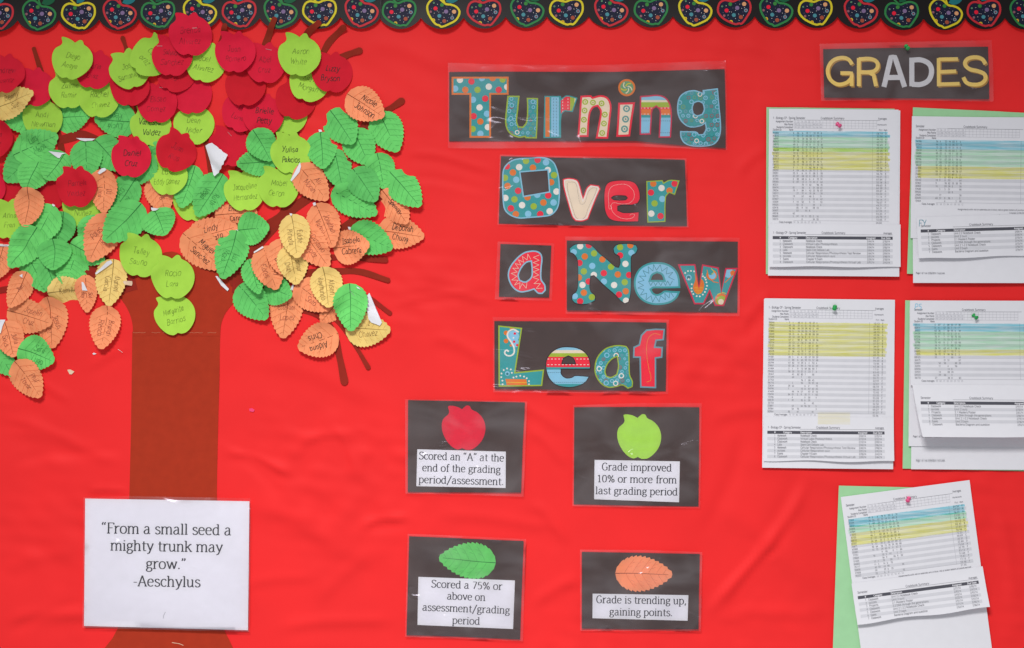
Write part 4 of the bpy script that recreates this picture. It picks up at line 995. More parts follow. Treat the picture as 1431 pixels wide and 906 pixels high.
def piece(outline, hole, zf, c, d0, parent, border, fill, bw, decor=None, name='letter', curve=True, border2=None):
    """one die-cut letter: coloured edge, inner print, pattern cut to the letter"""
    o_ = smooth(outline, n=4) if curve else outline
    hs = [smooth(h, n=4) if curve else h for h in hole]
    z1 = flat_on(zf, o_, 0.00035)
    lt = sheet(name, o_, z1, border, c, d0, parent, grid=14, thick=0.0003, holes=hs, smooth_shade=False)
    pm = PM(c[0], c[1], d0, z1)
    w = bw
    if border2:
        V_, T = triangulate(inset(o_, bw * .45), [inset(h, -bw * .45) for h in hs], None); pm.tris(V_, T, border2, 0.00006)
    V_, T = triangulate(inset(o_, w), [inset(h, -w) for h in hs], None)
    pm.tris(V_, T, fill, 0.0001)
    tri = [[V_[i] for i in t] for t in T]
    n = [0]
    def stamp(poly, mat):
        n[0] += 1
        xs = [p[0] for p in poly]; ys = [p[1] for p in poly]
        for t in tri:
            if max(p[0] for p in t) < min(xs) or min(p[0] for p in t) > max(xs) or max(p[1] for p in t) < min(ys) or min(p[1] for p in t) > max(ys): continue
            q = clip_convex(poly, t)
            if q: pm.poly(q, mat, 0.00016 + n[0] * 0.000004)
    def line(pts, w_, mat, dash=None):
        if dash:
            pts = resample(pts, dash)
            segs = [(pts[i], pts[i + 1]) for i in range(0, len(pts) - 1, 2)]
        else: segs = list(zip(pts[:-1], pts[1:]))
        for a, b in segs:
            l = math.hypot(b[0] - a[0], b[1] - a[1])
            if l < 1e-6: continue
            nx, ny = -(b[1] - a[1]) / l * w_ / 2, (b[0] - a[0]) / l * w_ / 2
            stamp([(a[0] + nx, a[1] + ny), (b[0] + nx, b[1] + ny), (b[0] - nx, b[1] - ny), (a[0] - nx, a[1] - ny)], mat)
    if decor: decor(stamp, line)
    pm.build('letter_print', lt)
    return lt
DC = {'w': 'pwhite', 'r': 'red', 'b': 'lblue', 'o': 'orange', 'l': 'lime'}
def dots(ox, oy, sc, lst, r):
    def d(stamp, line):
        for x, y, c in lst: stamp(circle(ox + x / sc, oy + y / sc, r / sc, 16), DC[c])
    return d
def rings(ox, oy, sc, lst, r, w=None, inner=None):
    def d(stamp, line):
        for x, y, c in lst:
            X, Y = ox + x / sc, oy + y / sc
            stamp(circle(X, Y, r / sc, 14), c); stamp(circle(X, Y, r / sc * (w or .62), 12), inner or 'teal')
            if w: stamp(circle(X, Y, r / sc * .28, 8), c)
    return d
def scatter_rings(box_, step, cols, r, seed, inner='teal'):
    def d(stamp, line):
        q = random.Random(seed); x0, y0, x1, y1 = box_; y = y0; k = 0
        while y < y1:
            x = x0 + (k % 2) * step / 2
            while x < x1:
                X, Y = x + q.uniform(-.6, .6), y + q.uniform(-.6, .6); c = q.choice(cols); rr = r * q.uniform(.75, 1.15)
                stamp(circle(X, Y, rr, 12), c); stamp(circle(X, Y, rr * .6, 10), inner)
                if q.random() < .4: stamp(circle(X, Y, rr * .25, 6), c)
                x += step
            y += step * .8; k += 1
    return d
def stripes(x0, x1, lst, dashes=()):
    def d(stamp, line):
        for y0, y1, c in lst: stamp([(x0, y0), (x1, y0), (x1, y1), (x0, y1)], c)
        for y, c, w_, dl in dashes: line([(x0, y), (x1, y)], w_, c, dl)
    return d
def zigzag(pts, amp, n, mat, w_):
    def d(stamp, line):
        P = resample(smooth(pts, closed=False, n=8, corner=200), .5); tot = len(P) - 1; Z = []
        for i in range(n + 1):
            k = min(tot, int(i * tot / n)); a = P[max(k - 2, 0)]; b = P[min(k + 2, tot)]; l = math.hypot(b[0] - a[0], b[1] - a[1])
            sg = 1 if i % 2 else -1
            Z.append((P[k][0] - (b[1] - a[1]) / l * amp * sg, P[k][1] + (b[0] - a[0]) / l * amp * sg))
        line(Z, w_, mat)
    return d
def curveline(pts, w_, mat, dash=1.2):
    def d(stamp, line): line(resample(smooth(pts, closed=False, n=6, corner=200), 1.2), w_, mat, dash)
    return d
def allof(*fs):
    def d(stamp, line):
        for f in fs: f(stamp, line)
    return d

# ---- "Turning"
card = [(628.2,101),(700,100.6),(856,101),(935,99),(1012.3,97),(1013.4,150),(1013.6,207.3),(950,203),(889,197.2),(760,197),(628,197.5)]
film = [(626.5,88.5),(700,91),(830,92),(930,88.5),(1013.5,85.5),(1015,150),(1015.5,210),(950,207.5),(885,205),(800,206.5),(700,208),(626.5,207.5)]
root, zf, c, d0 = laminated('word_sign', card, film, 'widest dark laminated word sign at the top, patterned letters spelling turning', 'word sign', 1, .0011, 'laminated word signs')
o1 = (610, 70, 6.04); o2 = (810, 70, 6.04)
piece(cv(*o1, [(130,228),(610,228),(610,380),(462,380),(462,742),(280,742),(280,380),(130,380)]), [], zf, c, d0, root, 'orange', 'teal', 2.6,
      dots(*o1, [(200,255,'w'),(297,268,'r'),(385,240,'b'),(475,240,'o'),(560,252,'l'),(160,328,'b'),(245,338,'o'),(348,338,'l'),(443,312,'w'),(527,338,'r'),(598,315,'w'),(310,422,'b'),(413,412,'r'),(365,487,'w'),(428,540,'b'),(315,560,'r'),(372,605,'o'),(435,652,'w'),(308,668,'l'),(372,708,'b')], 27), curve=False)
piece(cv(*o1, [(600,388),(703,388),(692,500),(682,600),(695,645),(728,648),(756,610),(765,500),(762,406),(858,408),(855,600),(848,748),(752,746),(746,736),(700,742),(640,722),(598,680),(580,610),(590,480)]), [], zf, c, d0, root, 'lime', 'teal', 2.0,
      allof(scatter_rings((704, 132, 756, 196), 7.5, ['lblue', 'mauve', 'bluegrey', 'lblue', 'olive'], 2.6, 3), rings(*o1, [(682,697,'pwhite'),(637,470,'lblue'),(628,580,'lblue'),(815,440,'lblue')], 20)))
x_ = lambda v: 610 + v / 6.04
y_ = lambda v: 70 + v / 6.04
def dec_r(stamp, line):
    for a, b, m_ in ((920, 955, 'orange'), (968, 1034, 'lblue'), (1050, 1128, 'red'), (1128, 1165, 'lime'), (1165, 1190, 'cream')):
        stamp([(x_(a), y_(380)), (x_(b), y_(380)), (x_(b), y_(750 if b < 1040 else 560)), (x_(a), y_(750 if b < 1040 else 560))], m_)
    for a, m_, w_ in ((988, 'black', .5), (1012, 'black', .5), (1066, 'pwhite', .9), (1110, 'pwhite', .9)):
        line([(x_(a), y_(385)), (x_(a), y_(745))], w_, m_, 2.2)
piece(cv(*o1, [(912,390),(1050,390),(1056,412),(1098,385),(1190,406),(1150,525),(1085,518),(1056,552),(1052,742),(903,745)]), [], zf, c, d0, root, 'teal', 'teal', 1.6, dec_r)
piece(cv(*o2, [(7,388),(95,385),(110,398),(180,383),(240,405),(268,470),(262,560),(240,750),(135,748),(162,600),(172,520),(150,480),(115,492),(88,550),(75,735),(-18,735),(-5,560)]), [], zf, c, d0, root, 'red', 'cream', 2.6,
      rings(*o2, [(47,440,'lime'),(42,513,'lime'),(36,590,'lime'),(32,680,'lime'),(112,445,'lime'),(185,452,'lime'),(212,547,'lime'),(205,622,'lime'),(190,702,'lime')], 25, .55, 'cream'))
piece(cv(*o2, [(325,447),(467,443),(442,600),(425,730),(308,735),(318,600)]), [], zf, c, d0, root, 'red', 'cream', 2.8,
      rings(*o2, [(395,497,'greyteal'),(387,585,'greyteal'),(378,668,'greyteal')], 30, .55, 'cream'), curve=False)
def swirl(stamp, line):
    X, Y = 810 + 397 / 6.04, 70 + 320 / 6.04
    stamp(circle(X, Y, 8.2, 16), 'olive')
    for k in range(5):
        a = k * 1.2566
        line([(X + r_ * math.cos(a + r_ * .22), Y + r_ * math.sin(a + r_ * .22)) for r_ in np.linspace(1, 8, 8)], 1.5, 'ybright' if k % 2 else 'cream')
    stamp(circle(X, Y, 1.8, 10), 'greyteal')
piece(circle(810 + 397 / 6.04, 70 + 320 / 6.04, 12, 26), [], zf, c, d0, root, 'orange', 'olive', 2.8, swirl, name='letter_dot', curve=False)
yy = lambda v: 70 + v / 6.04
piece(cv(*o2, [(508,390),(585,385),(660,380),(725,402),(765,460),(778,560),(770,740),(665,742),(672,600),(672,512),(645,482),(615,510),(607,600),(600,715),(505,718)]), [], zf, c, d0, root, 'magenta', 'lblue', 2.0,
      stripes(890, 942, [(yy(390), yy(425), 'lblue'), (yy(425), yy(443), 'cream'), (yy(443), yy(485), 'lime'), (yy(485), yy(502), 'red'), (yy(502), yy(550), 'orange'), (yy(550), yy(572), 'teal')], [(yy(492), 'pwhite', .9, 2.4), (yy(543), 'pwhite', .9, 2.4), (yy(600), 'navy', .5, 1.5), (yy(700), 'navy', .5, 1.5)]))
piece(cv(*o2, [(1035,340),(1165,325),(1178,480),(1192,640),(1182,730),(1145,790),(1080,813),(960,815),(885,792),(850,740),(845,685),(930,686),(985,690),(1005,712),(1040,710),(1060,670),(1055,625),(1020,645),(930,655),(868,620),(830,560),(820,480),(838,400),(890,355),(960,340),(1010,352),(1036,364)]),
      [cv(*o2, [(1000,440),(1035,455),(1045,500),(1030,540),(990,552),(960,535),(953,490),(965,452)])], zf, c, d0, root, 'lblue', 'teal', 1.9,
      allof(scatter_rings((946, 124, 1008, 206), 8, ['lblue', 'mauve', 'olive', 'teal', 'lblue', 'bluegrey'], 2.9, 5), rings(*o2, [(1012,378,'pwhite'),(1150,372,'lblue'),(1158,485,'lblue'),(975,560,'pwhite'),(1028,603,'pwhite'),(1165,595,'lblue'),(985,768,'pwhite'),(1040,720,'lblue')], 20)))

# ---- "Over"
card = [(700.3,218.5),(800,221),(900,222),(956.7,223.8),(958.5,270),(959.7,316),(870,315),(780,314.5),(697.2,312.4),(698.5,265)]
film = [(698.6,216.6),(800,219),(958.6,222),(961.6,318),(870,317),(695.2,314.5)]
root, zf, c, d0 = laminated('word_sign', card, film, 'second dark laminated word sign from the top, patterned letters spelling over', 'word sign', 2, .001, 'laminated word signs')
o = (680, 210, 4.934)
piece(cv(*o, [(400,50),(460,78),(490,140),(505,230),(505,330),(492,400),(450,448),(400,460),(300,468),(220,472),(160,450),(122,410),(110,330),(108,200),(115,130),(150,85),(200,60),(300,52)]), [cv(*o, [(235,155),(420,140),(430,285),(258,315)])], zf, c, d0, root, 'lblue', 'teal', 1.9,
      dots(*o, [(272,75,'l'),(352,68,'r'),(410,85,'b'),(140,112,'r'),(225,118,'w'),(320,122,'o'),(422,138,'w'),(182,155,'o'),(465,173,'l'),(127,192,'l'),(205,205,'b'),(445,222,'o'),(145,248,'o'),(218,281,'r'),(482,286,'w'),(130,330,'w'),(193,340,'l'),(282,325,'o'),(350,308,'b'),(425,313,'r'),(392,362,'o'),(462,362,'b'),(245,380,'w'),(325,388,'l'),(168,402,'r'),(435,422,'w'),(202,442,'o'),(287,440,'b'),(370,442,'r')], 22.5))
piece(cv(*o, [(525,200),(565,192),(620,203),(640,230),(665,325),(688,262),(715,236),(775,245),(786,268),(760,325),(722,420),(700,478),(660,492),(612,490),(588,460),(560,370),(528,250)]), [], zf, c, d0, root, 'red', 'cream', 3.4,
      curveline(cv(*o, [(560,222),(612,228),(630,300),(660,375),(700,290),(730,262),(758,268),(700,400),(670,470),(622,470),(600,420),(560,280),(556,226)]), .45, 'black', 1.2), border2='pwhite')
piece(cv(*o, [(870,212),(960,208),(1022,225),(1052,275),(1058,335),(1042,368),(1000,380),(935,380),(905,388),(905,415),(945,430),(1052,425),(1048,495),(920,495),(850,478),(818,430),(808,350),(812,270),(830,230)]), [cv(*o, [(880,318),(955,318),(968,330),(955,342),(880,342),(862,330)])], zf, c, d0, root, 'black', 'red', .9,
      curveline(cv(*o, [(850,380),(862,400),(845,405),(842,370),(840,300),(860,255),(910,238),(965,240),(1010,280),(1015,330),(985,365),(930,372),(870,365),(858,395),(880,440),(930,470),(990,472),(1020,450),(1000,440),(985,452)]), .6, 'pwhite', 1.0))
piece(cv(*o, [(1100,214),(1212,208),(1220,225),(1258,206),(1330,210),(1297,310),(1258,295),(1236,325),(1232,495),(1108,500),(1104,400)]), [], zf, c, d0, root, 'lime', 'teal', 1.5,
      dots(*o, [(1148,232,'o'),(1295,232,'r'),(1205,262,'w'),(1260,280,'o'),(1132,293,'r'),(1210,337,'b'),(1157,368,'l'),(1135,438,'w'),(1198,455,'r')], 22))

# ---- "a"
card = [(699.4,341.2),(770.4,343.4),(767.2,415.8),(697.2,414.7)]
film = [(695.5,338),(774.5,340.5),(771,420.5),(691.5,418.5)]
root, zf, c, d0 = laminated('word_sign', card, film, 'small square dark laminated sign with a single red letter a', 'word sign', 3, .0005, 'laminated word signs')
o = (680, 320, 6.97)
piece(cv(*o, [(430,212),(490,215),(530,240),(545,290),(537,380),(537,490),(572,545),(578,600),(545,635),(500,632),(460,593),(400,612),(330,620),(270,590),(225,530),(205,450),(225,370),(290,285),(360,230)]), [cv(*o, [(430,322),(437,400),(432,465),(400,500),(370,512),(325,495),(315,450),(345,380),(390,332)])], zf, c, d0, root, 'lblue', 'red', 2.0,
      allof(zigzag(cv(*o, [(425,270),(380,280),(310,340),(270,420),(275,500),(330,560),(400,545)]), 4.0, 20, 'cream', .6), zigzag(cv(*o, [(485,255),(482,330),(482,420),(480,500),(520,590)]), 4.2, 14, 'cream', .6)))

# ---- "New"
card = [(792.3,336.5),(900,337),(1030.8,338),(1030.6,390),(1030,437),(930,435.5),(792.3,433.8)]
film = [(790,331),(900,332),(1033,332.5),(1033,442),(930,440.5),(790.5,438.5)]
root, zf, c, d0 = laminated('word_sign', card, film, 'dark laminated word sign beside the single letter sign, patterned letters spelling new', 'word sign', 4, .0009, 'laminated word signs')
NN = [(860,150),(930,143),(990,145),(1040,172),(1100,235),(1180,300),(1258,368),(1285,372),(1298,330),(1290,270),(1242,238),(1230,190),(1262,155),(1330,143),(1404,143),(1460,158),(1476,195),(1455,240),(1418,265),(1410,320),(1412,480),(1405,640),(1385,715),(1345,732),(1300,700),(1254,650),(1150,560),(1045,458),(1018,465),(1008,560),(1020,610),(1060,650),(1060,700),(1000,730),(930,738),(860,725),(828,690),(835,640),(870,610),(885,550),(887,400),(880,300),(850,252),(808,232),(804,190)]
piece(cv(*o, NN), [], zf, c, d0, root, 'black', 'teal', 1.0,
      dots(*o, [(912,170,'w'),(997,160,'r'),(1047,240,'l'),(957,270,'o'),(850,228,'b'),(1128,298,'o'),(905,333,'r'),(1030,362,'b'),(1212,370,'l'),(948,415,'l'),(1045,450,'w'),(1142,432,'r'),(900,475,'o'),(995,513,'r'),(1143,513,'b'),(935,547,'w'),(1242,548,'w'),(1278,445,'o'),(1345,520,'l'),(860,655,'b'),(948,622,'o'),(1025,665,'l'),(912,705,'r'),(1290,640,'r'),(1355,608,'o'),(1358,700,'w'),(1300,180,'l'),(1400,160,'o'),(1300,260,'r'),(1410,235,'b'),(1352,342,'w'),(1388,450,'r')], 31))
o = (860, 320, 6.968)
piece(cv(*o, [(632,577),(480,580),(372,580),(352,592),(370,622),(405,636),(445,622),(475,602),(560,606),(630,608),(600,670),(540,718),(450,740),(350,737),(262,700),(205,635),(180,550),(190,460),(240,380),(320,335),(400,325),(490,335),(575,385),(618,460)]), [cv(*o, [(345,498),(362,455),(405,432),(448,450),(468,498)])], zf, c, d0, root, 'teal', 'lblue', 2.6,
      allof(zigzag(cv(*o, [(560,635),(500,650),(440,680),(340,680),(260,620),(245,540),(270,450),(340,390),(400,375),(480,395),(540,450),(545,500)]), 4.2, 32, 'dkteal', .6), zigzag(cv(*o, [(320,530),(400,532),(480,530),(555,528)]), 3.2, 10, 'dkteal', .6)))
def dec_w(stamp, line):
    P = lambda x, y: (o[0] + x / o[2], o[1] + y / o[2])
    td = smooth([P(*q) for q in [(770,420),(800,470),(850,500),(862,560),(840,620),(800,640),(765,610),(755,560),(775,500)]], n=3)
    cx_, cy_ = P(808, 560)
    for i in range(len(td)): stamp([(cx_, cy_), td[i], td[(i + 1) % len(td)]], 'orange')
    for k in range(5):
        y = 570 + k * 15; line([P(768 + k * 4, y), P(852 - k * 4, y)], .5, 'ybright')
    for i, q in enumerate([(705,412),(735,410),(765,415),(678,430),(742,540),(740,580),(742,610),(757,635),(790,655),(820,658),(850,640),(870,615),(882,585),(890,555),(885,522),(878,495),(868,475),(850,462),(840,440)]): stamp(circle(*P(*q), 1.3, 8), 'pwhite')
    for q, r_, c_ in [((712,475), 4.2, 'lblue'), ((712,475), 2.6, 'dkteal'), ((712,490), 1.2, 'pwhite'), ((935,450), 7.5, 'orange'), ((940,455), 5.2, 'lblue'), ((925,420), 4.5, 'teal'), ((1100,430), 7, 'lblue'), ((1140,430), 3.6, 'orange'), ((1030,690), 9, 'orange'), ((1030,700), 7, 'lime'), ((1025,710), 4, 'cream')]: stamp(circle(*P(*q), r_, 14), c_)
    line([P(890,400), P(905,470), P(950,515), P(1000,525)], 1.2, 'orange'); line([P(1155,410), P(1120,470), P(1065,525)], 1.2, 'orange')
    line([P(930,385), P(960,420), P(935,445)], .9, 'ybright'); line([P(990,640), P(1040,620), P(1075,630)], 1.2, 'ybright')
piece(cv(*o, [(605,345),(778,343),(812,560),(842,345),(1005,375),(1030,605),(1068,382),(1192,380),(1055,752),(965,752),(915,618),(862,735),(765,735)]), [], zf, c, d0, root, 'magenta', 'teal', 2.2, dec_w, curve=False)

# ---- "Leaf"
card = [(691,449),(800,449.5),(931,451),(930.6,500),(930,546.6),(820,545.5),(760,544.5),(691.3,543.4)]
film = [(689,443.5),(800,444.5),(934,447),(933,550.5),(820,549.5),(689.5,548)]
root, zf, c, d0 = laminated('word_sign', card, film, 'lowest dark laminated word sign, patterned letters spelling leaf', 'word sign', 5, .0012, 'laminated word signs')
o = (680, 440, 5.3)
def dec_L(stamp, line):
    P = lambda x, y: (o[0] + x / o[2], o[1] + y / o[2])
    for q, r_, c_ in [((190,100), 3.2, 'orange'), ((145,135), 3.2, 'orange'), ((145,195), 3.2, 'orange'), ((200,160), 8, 'lblue'), ((212,210), 6, 'lblue'), ((210,140), 1.8, 'red'), ((205,200), 1.8, 'red'), ((200,172), 1.2, 'pwhite'), ((228,225), 1.8, 'red'), ((180,228), 1.6, 'orange')]: stamp(circle(*P(*q), r_, 14), c_)
    line(smooth([P(*q) for q in [(240,130),(200,110),(165,125),(155,160),(185,205),(205,250),(200,290),(165,305),(135,285),(150,262),(165,275)]], closed=False, n=5, corner=200), 2.2, 'pwhite')
    stamp([P(140,475), P(295,478), P(302,520), P(150,522)], 'orange'); line([P(150,500), P(300,503)], .7, 'ybright')
    for q in [(128,410),(153,398),(180,405),(188,430),(112,435),(110,462),(118,488),(120,515),(200,465),(222,458),(250,452),(278,458),(298,470),(315,492),(315,515)]: stamp(circle(*P(*q), 1.3, 8), 'pwhite')
    stamp(circle(*P(155,435), 3.4, 12), 'lblue'); stamp(circle(*P(155,438), 1.8, 10), 'dkteal')
piece(cv(*o, [(88,80),(265,98),(215,425),(427,405),(412,528),(90,533)]), [], zf, c, d0, root, 'lime', 'teal', 1.9, dec_L, curve=False)
y_ = lambda v: 440 + v / 5.3
piece(cv(*o, [(600,235),(690,250),(750,300),(772,370),(768,405),(660,405),(555,405),(558,440),(590,465),(628,462),(655,448),(765,455),(730,505),(660,535),(590,540),(510,520),(460,470),(438,400),(440,340),(470,285),(530,245)]), [cv(*o, [(560,360),(570,325),(605,308),(640,325),(655,360)])], zf, c, d0, root, 'black', 'lblue', 1.2,
      stripes(760, 828, [(y_(262), y_(285), 'cream'), (y_(285), y_(312), 'lime'), (y_(312), y_(388), 'red'), (y_(388), y_(406), 'teal'), (y_(512), y_(545), 'teal')], [(y_(328), 'pwhite', 1.0, 2.6), (y_(370), 'pwhite', 1.0, 2.6), (y_(428), 'navy', .5, 1.4), (y_(500), 'navy', .5, 1.4)]))
piece(cv(*o, [(985,225),(1035,232),(1053,262),(1058,360),(1062,445),(1083,495),(1080,535),(1045,548),(1005,523),(960,535),(900,540),(850,515),(810,460),(798,400),(815,320),(870,255),(930,230)]), [cv(*o, [(963,312),(972,380),(960,440),(920,460),(890,453),(880,420),(895,370),(928,332)])], zf, c, d0, root, 'lime', 'teal', 1.7,
      allof(scatter_rings((832, 484, 884, 544), 7.5, ['lblue', 'mauve', 'bluegrey', 'teal', 'lblue'], 2.6, 9), rings(*o, [(833,400,'pwhite'),(997,452,'pwhite'),(955,508,'pwhite'),(958,303,'pwhite'),(890,300,'lblue'),(885,505,'lblue')], 20)))
piece(cv(*o, [(1320,105),(1312,190),(1258,195),(1250,235),(1305,238),(1300,320),(1255,325),(1255,545),(1135,540),(1130,320),(1082,320),(1085,238),(1125,220),(1140,150),(1180,110),(1250,103)]), [], zf, c, d0, root, 'bluegrey', 'red', 2.2,
      curveline(cv(*o, [(1285,150),(1240,140),(1200,170),(1185,220),(1185,300),(1200,400),(1215,480),(1180,500)]), .6, 'ybright', 1.0), curve=False)

# ---- "GRADES"
card = [(1150.4,69),(1240,67.5),(1380.3,65.7),(1381.5,102),(1381.8,138.9),(1260,137.5),(1151.7,136.8)]
film = [(1145,62),(1240,60),(1384.5,57),(1387,100),(1387,142.5),(1260,140.5),(1147,141.5)]
root, zf, c, d0 = laminated('grades_sign', card, film, 'dark laminated sign with gold and silver capitals spelling grades, held by a green pin', 'word sign', 6, .0012, 'laminated heading sign')
o = (1130, 40, 4.754)
GR = [('gold', 25, [[(288,240),(262,206),(215,196),(160,216),(127,270),(140,335),(190,372),(250,362),(284,330)], 'L', [(284,385),(284,298),(210,298)]]),
      ('gold', 26, ['L', [(332,385),(332,198)], [(332,206),(410,204),(452,225),(455,262),(425,288),(340,292)], 'L', [(395,290),(430,310),(446,385)]]),
      ('silver', 34, ['L', [(498,390),(545,192),(572,192),(636,390)], 'L', [(520,328),(625,326)]]),
      ('silver', 34, ['L', [(684,385),(684,195)], [(684,212),(745,210),(800,238),(815,288),(795,345),(745,372),(684,372)]]),
      ('gold', 24, ['L', [(862,385),(862,198)], 'L', [(862,206),(990,204)], 'L', [(862,290),(978,285)], 'L', [(862,372),(1000,368)]]),
      ('gold', 26, [[(1172,238),(1150,205),(1105,192),(1052,205),(1036,238),(1065,270),(1120,284),(1165,305),(1170,340),(1140,368),(1090,374),(1045,360),(1025,325)]])]
for mat, w_, strokes in GR:
    pm = PM(c[0], c[1], d0, zf); st = False; n_ = 0
    for q in strokes:
        if q == 'L': st = True; continue
        P = cv(*o, q); P = P if st else smooth(P, closed=False, n=5, corner=200); st = False; n_ += 1
        pm.ribbon(resample(P, 4), w_ / 4.754, mat, 0.0006 + n_ * .00004)
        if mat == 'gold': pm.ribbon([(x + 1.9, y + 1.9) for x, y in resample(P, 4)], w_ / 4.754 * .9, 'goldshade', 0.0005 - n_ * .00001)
    lt = pm.build('letter', root)
    lt['label'] = mat + ' foil capital letter'

# ------------------------------------------------------------------ quotation sheet and the four key cards
def label_paper(quad, zf, c, d0, root, lines, cap, w_, dz=.00035, name='label_paper'):
    q = resample(quad, 14, closed=True)
    z1 = flat_on(zf, q, dz)
    lb = sheet(name, q, z1, 'white', c, d0, root, grid=12, thick=.0002)
    (x0, y0), (x1, y1) = quad[0], quad[1]; ang = math.degrees(math.atan2(y1 - y0, x1 - x0))
    pm = PM(c[0], c[1], d0, z1)
    for txt, xa, xb, yb in lines:
        write(pm, txt, (xa + xb) / 2, yb, cap, 'ink', w_, ang, width=(xb - xa), nib=.48, dz=.00015)
    pm.build('printed_text', lb)
    return lb, pm
quad = [(119.6,697),(348.5,700.7),(346.4,880.5),(118,874.5)]
film = [(117.8,695),(180,693.5),(300,695.5),(350.5,696.5),(348.5,882.3),(116.3,876.5)]
base = max(flat_base(film), float(H[690 - TY0:885 - TY0, 115 - TX0:352 - TX0].max()) + .0005)
c = (233, 788); zf = wavy(base, 12, .0008, *c); root = tag(empty('quotation_sheet', at(233, 788, base)), 'white laminated sheet with a printed quotation, covering the lower trunk', 'quote sign')
lb, _ = label_paper(quad, zf, c, base, root, [('<From a small seed a', 142, 323.5, 746.6), ('mighty trunk may', 154.6, 311.5, 770.4), ('grow.>', 204, 260.5, 795), ('-Aeschylus', 186, 280.5, 819.6)], 14.6, 1.95, dz=0, name='printed_sheet')
pm = PM(233, 788, base, zf); pm.ribbon(smooth([(231.5,855),(229,860),(228.6,864)], closed=False, n=4, corner=200), .6, 'toner', .0003); pm.build('pen_mark', lb)
sheet('laminate_film', film, lambda x, y: zf(x, y) + .0024, 'film', c, base, root, grid=8, thick=None)

def key_card(card, film, label, seed, quad, lines, cap, w_, deco):
    root, zf, c, d0 = laminated('key_card', card, film, label, 'key card', seed, .0004, 'key cards explaining the cutouts')
    label_paper(quad, zf, c, d0, root, lines, cap, w_)
    deco(zf, c, d0, root)
def deco_apple(cx, cy, r, col):
    def f(zf, c, d0, root):
        z1 = flat_on(zf, apple_outline(cx, cy, r, 0, 0), .0003)
        o = sheet('apple_card', apple_outline(cx, cy, r, 0, 0), z1, col, c, d0, root, grid=7, thick=.0003)
        o['label'] = {'R': 'crimson', 'L': 'lime'}[col] + ' apple glued above the text label'
    return f
def deco_leaf(sx, sy, tx, ty, hw, col):
    def f(zf, c, d0, root):
        z1 = flat_on(zf, leaf_outline(sx, sy, tx, ty, hw), .0003)
        o = sheet('leaf_card', leaf_outline(sx, sy, tx, ty, hw), z1, col, c, d0, root, grid=7, thick=.0003)
        pm = PM(c[0], c[1], d0, z1); leaf_prints(pm, sx, sy, tx, ty, hw, col); pm.build('leaf_vein', o)
    return f
key_card([(570.4,559.4),(650,561),(733.3,562.6),(730,625),(728,688.3),(650,688),(570,687.4)], [(566.5,558),(650,559),(736.5,561.5),(731.5,694),(650,691),(567,689.5)],
         'dark key card with a crimson apple and a three line white label', 21, [(583.3,628),(706.8,631.3),(706.5,682),(582,679.5)],
         [('Scored an <A> at the', 585.4, 704.4, 643.4), ('end of the grading', 590, 699.6, 659.8), ('period/assessment.', 585, 704.2, 676.4)], 10.2, 1.42, deco_apple(648, 599, 30.4, 'R'))
key_card([(802.7,569.4),(890,569),(977,569.4),(976.5,640),(976,707.8),(890,706.5),(802,704.6)], [(801,566.5),(890,563.5),(980,563.5),(978,710),(890,708.8),(800,707)],
         'dark key card with a lime apple and a three line white label', 22, [(831,642.8),(949.9,644.9),(948.8,701.9),(830.3,697.7)],
         [('Grade improved', 840.8, 938.8, 658), ('10% or more from', 834, 945.7, 674.6), ('last grading period', 832, 947, 691.3)], 10.2, 1.42, deco_apple(893.3, 611.3, 30.6, 'L'))
key_card([(572,749.7),(650,753),(731.6,756.2),(729,825),(726.6,893.7),(650,890),(568.2,887.5)], [(570,746),(650,749),(735,753.5),(730.5,895.5),(650,892),(566.5,889.5)],
         'dark key card with a green leaf and a four line white label', 23, [(584.8,806.2),(719.5,811.2),(716.9,879),(583.6,873.3)],
         [('Scored a 75% or', 602.6, 702, 822.6), ('above on', 624.5, 678.5, 838.6), ('assessment/grading', 590, 712.5, 855.4), ('period', 631.8, 670.8, 872.3)], 10.2, 1.42, deco_leaf(692.9, 786.5, 613.5, 779.8, 25, 'G'))
key_card([(813.3,771.4),(900,773),(977.7,774.4),(976.5,830),(976,879.5),(900,879.5),(813.3,878.6)], [(810.5,768),(900,768.5),(981,771.5),(979,881.5),(900,881.5),(811,881)],
         'dark key card with an orange leaf and a two line white label', 24, [(828.3,829.7),(961.8,831.8),(960.8,867.5),(828,864)],
         [('Grade is trending up,', 833, 959.4, 843.6), ('gaining points.', 851.5, 940, 860.4)], 10.2, 1.42, deco_leaf(859.8, 801.3, 939.4, 802.7, 24.5, 'O'))
# ------------------------------------------------------------------ pinned grade print-outs
grnd = random.Random(9)
class Frame:
    """a sheet of paper hung at (ox, oy); u runs along its top edge, v down its side"""
    def __init__(s, ox, oy, ang, zb, zf):
        s.ox, s.oy, s.a, s.zb, s.zf = ox, oy, math.radians(ang), zb, zf
    def p(s, u, v): return (s.ox + u * math.cos(s.a) - v * math.sin(s.a), s.oy + u * math.sin(s.a) + v * math.cos(s.a))
    def uv(s, x, y):
        dx, dy = x - s.ox, y - s.oy; return (dx * math.cos(s.a) + dy * math.sin(s.a), -dx * math.sin(s.a) + dy * math.cos(s.a))
    def z(s, x, y):
        u, v = s.uv(x, y); return s.zb + s.zf(u, v)
def quad_on(fr, u0, v0, u1, v1, mat, pm, dz=.00012, nu=20, nv=1):
    for i in range(nu):
        for j in range(nv):
            a, b = u0 + (u1 - u0) * i / nu, u0 + (u1 - u0) * (i + 1) / nu; c_, d_ = v0 + (v1 - v0) * j / nv, v0 + (v1 - v0) * (j + 1) / nv
            pm.poly([fr.p(a, c_), fr.p(b, c_), fr.p(b, d_), fr.p(a, d_)], mat, dz)
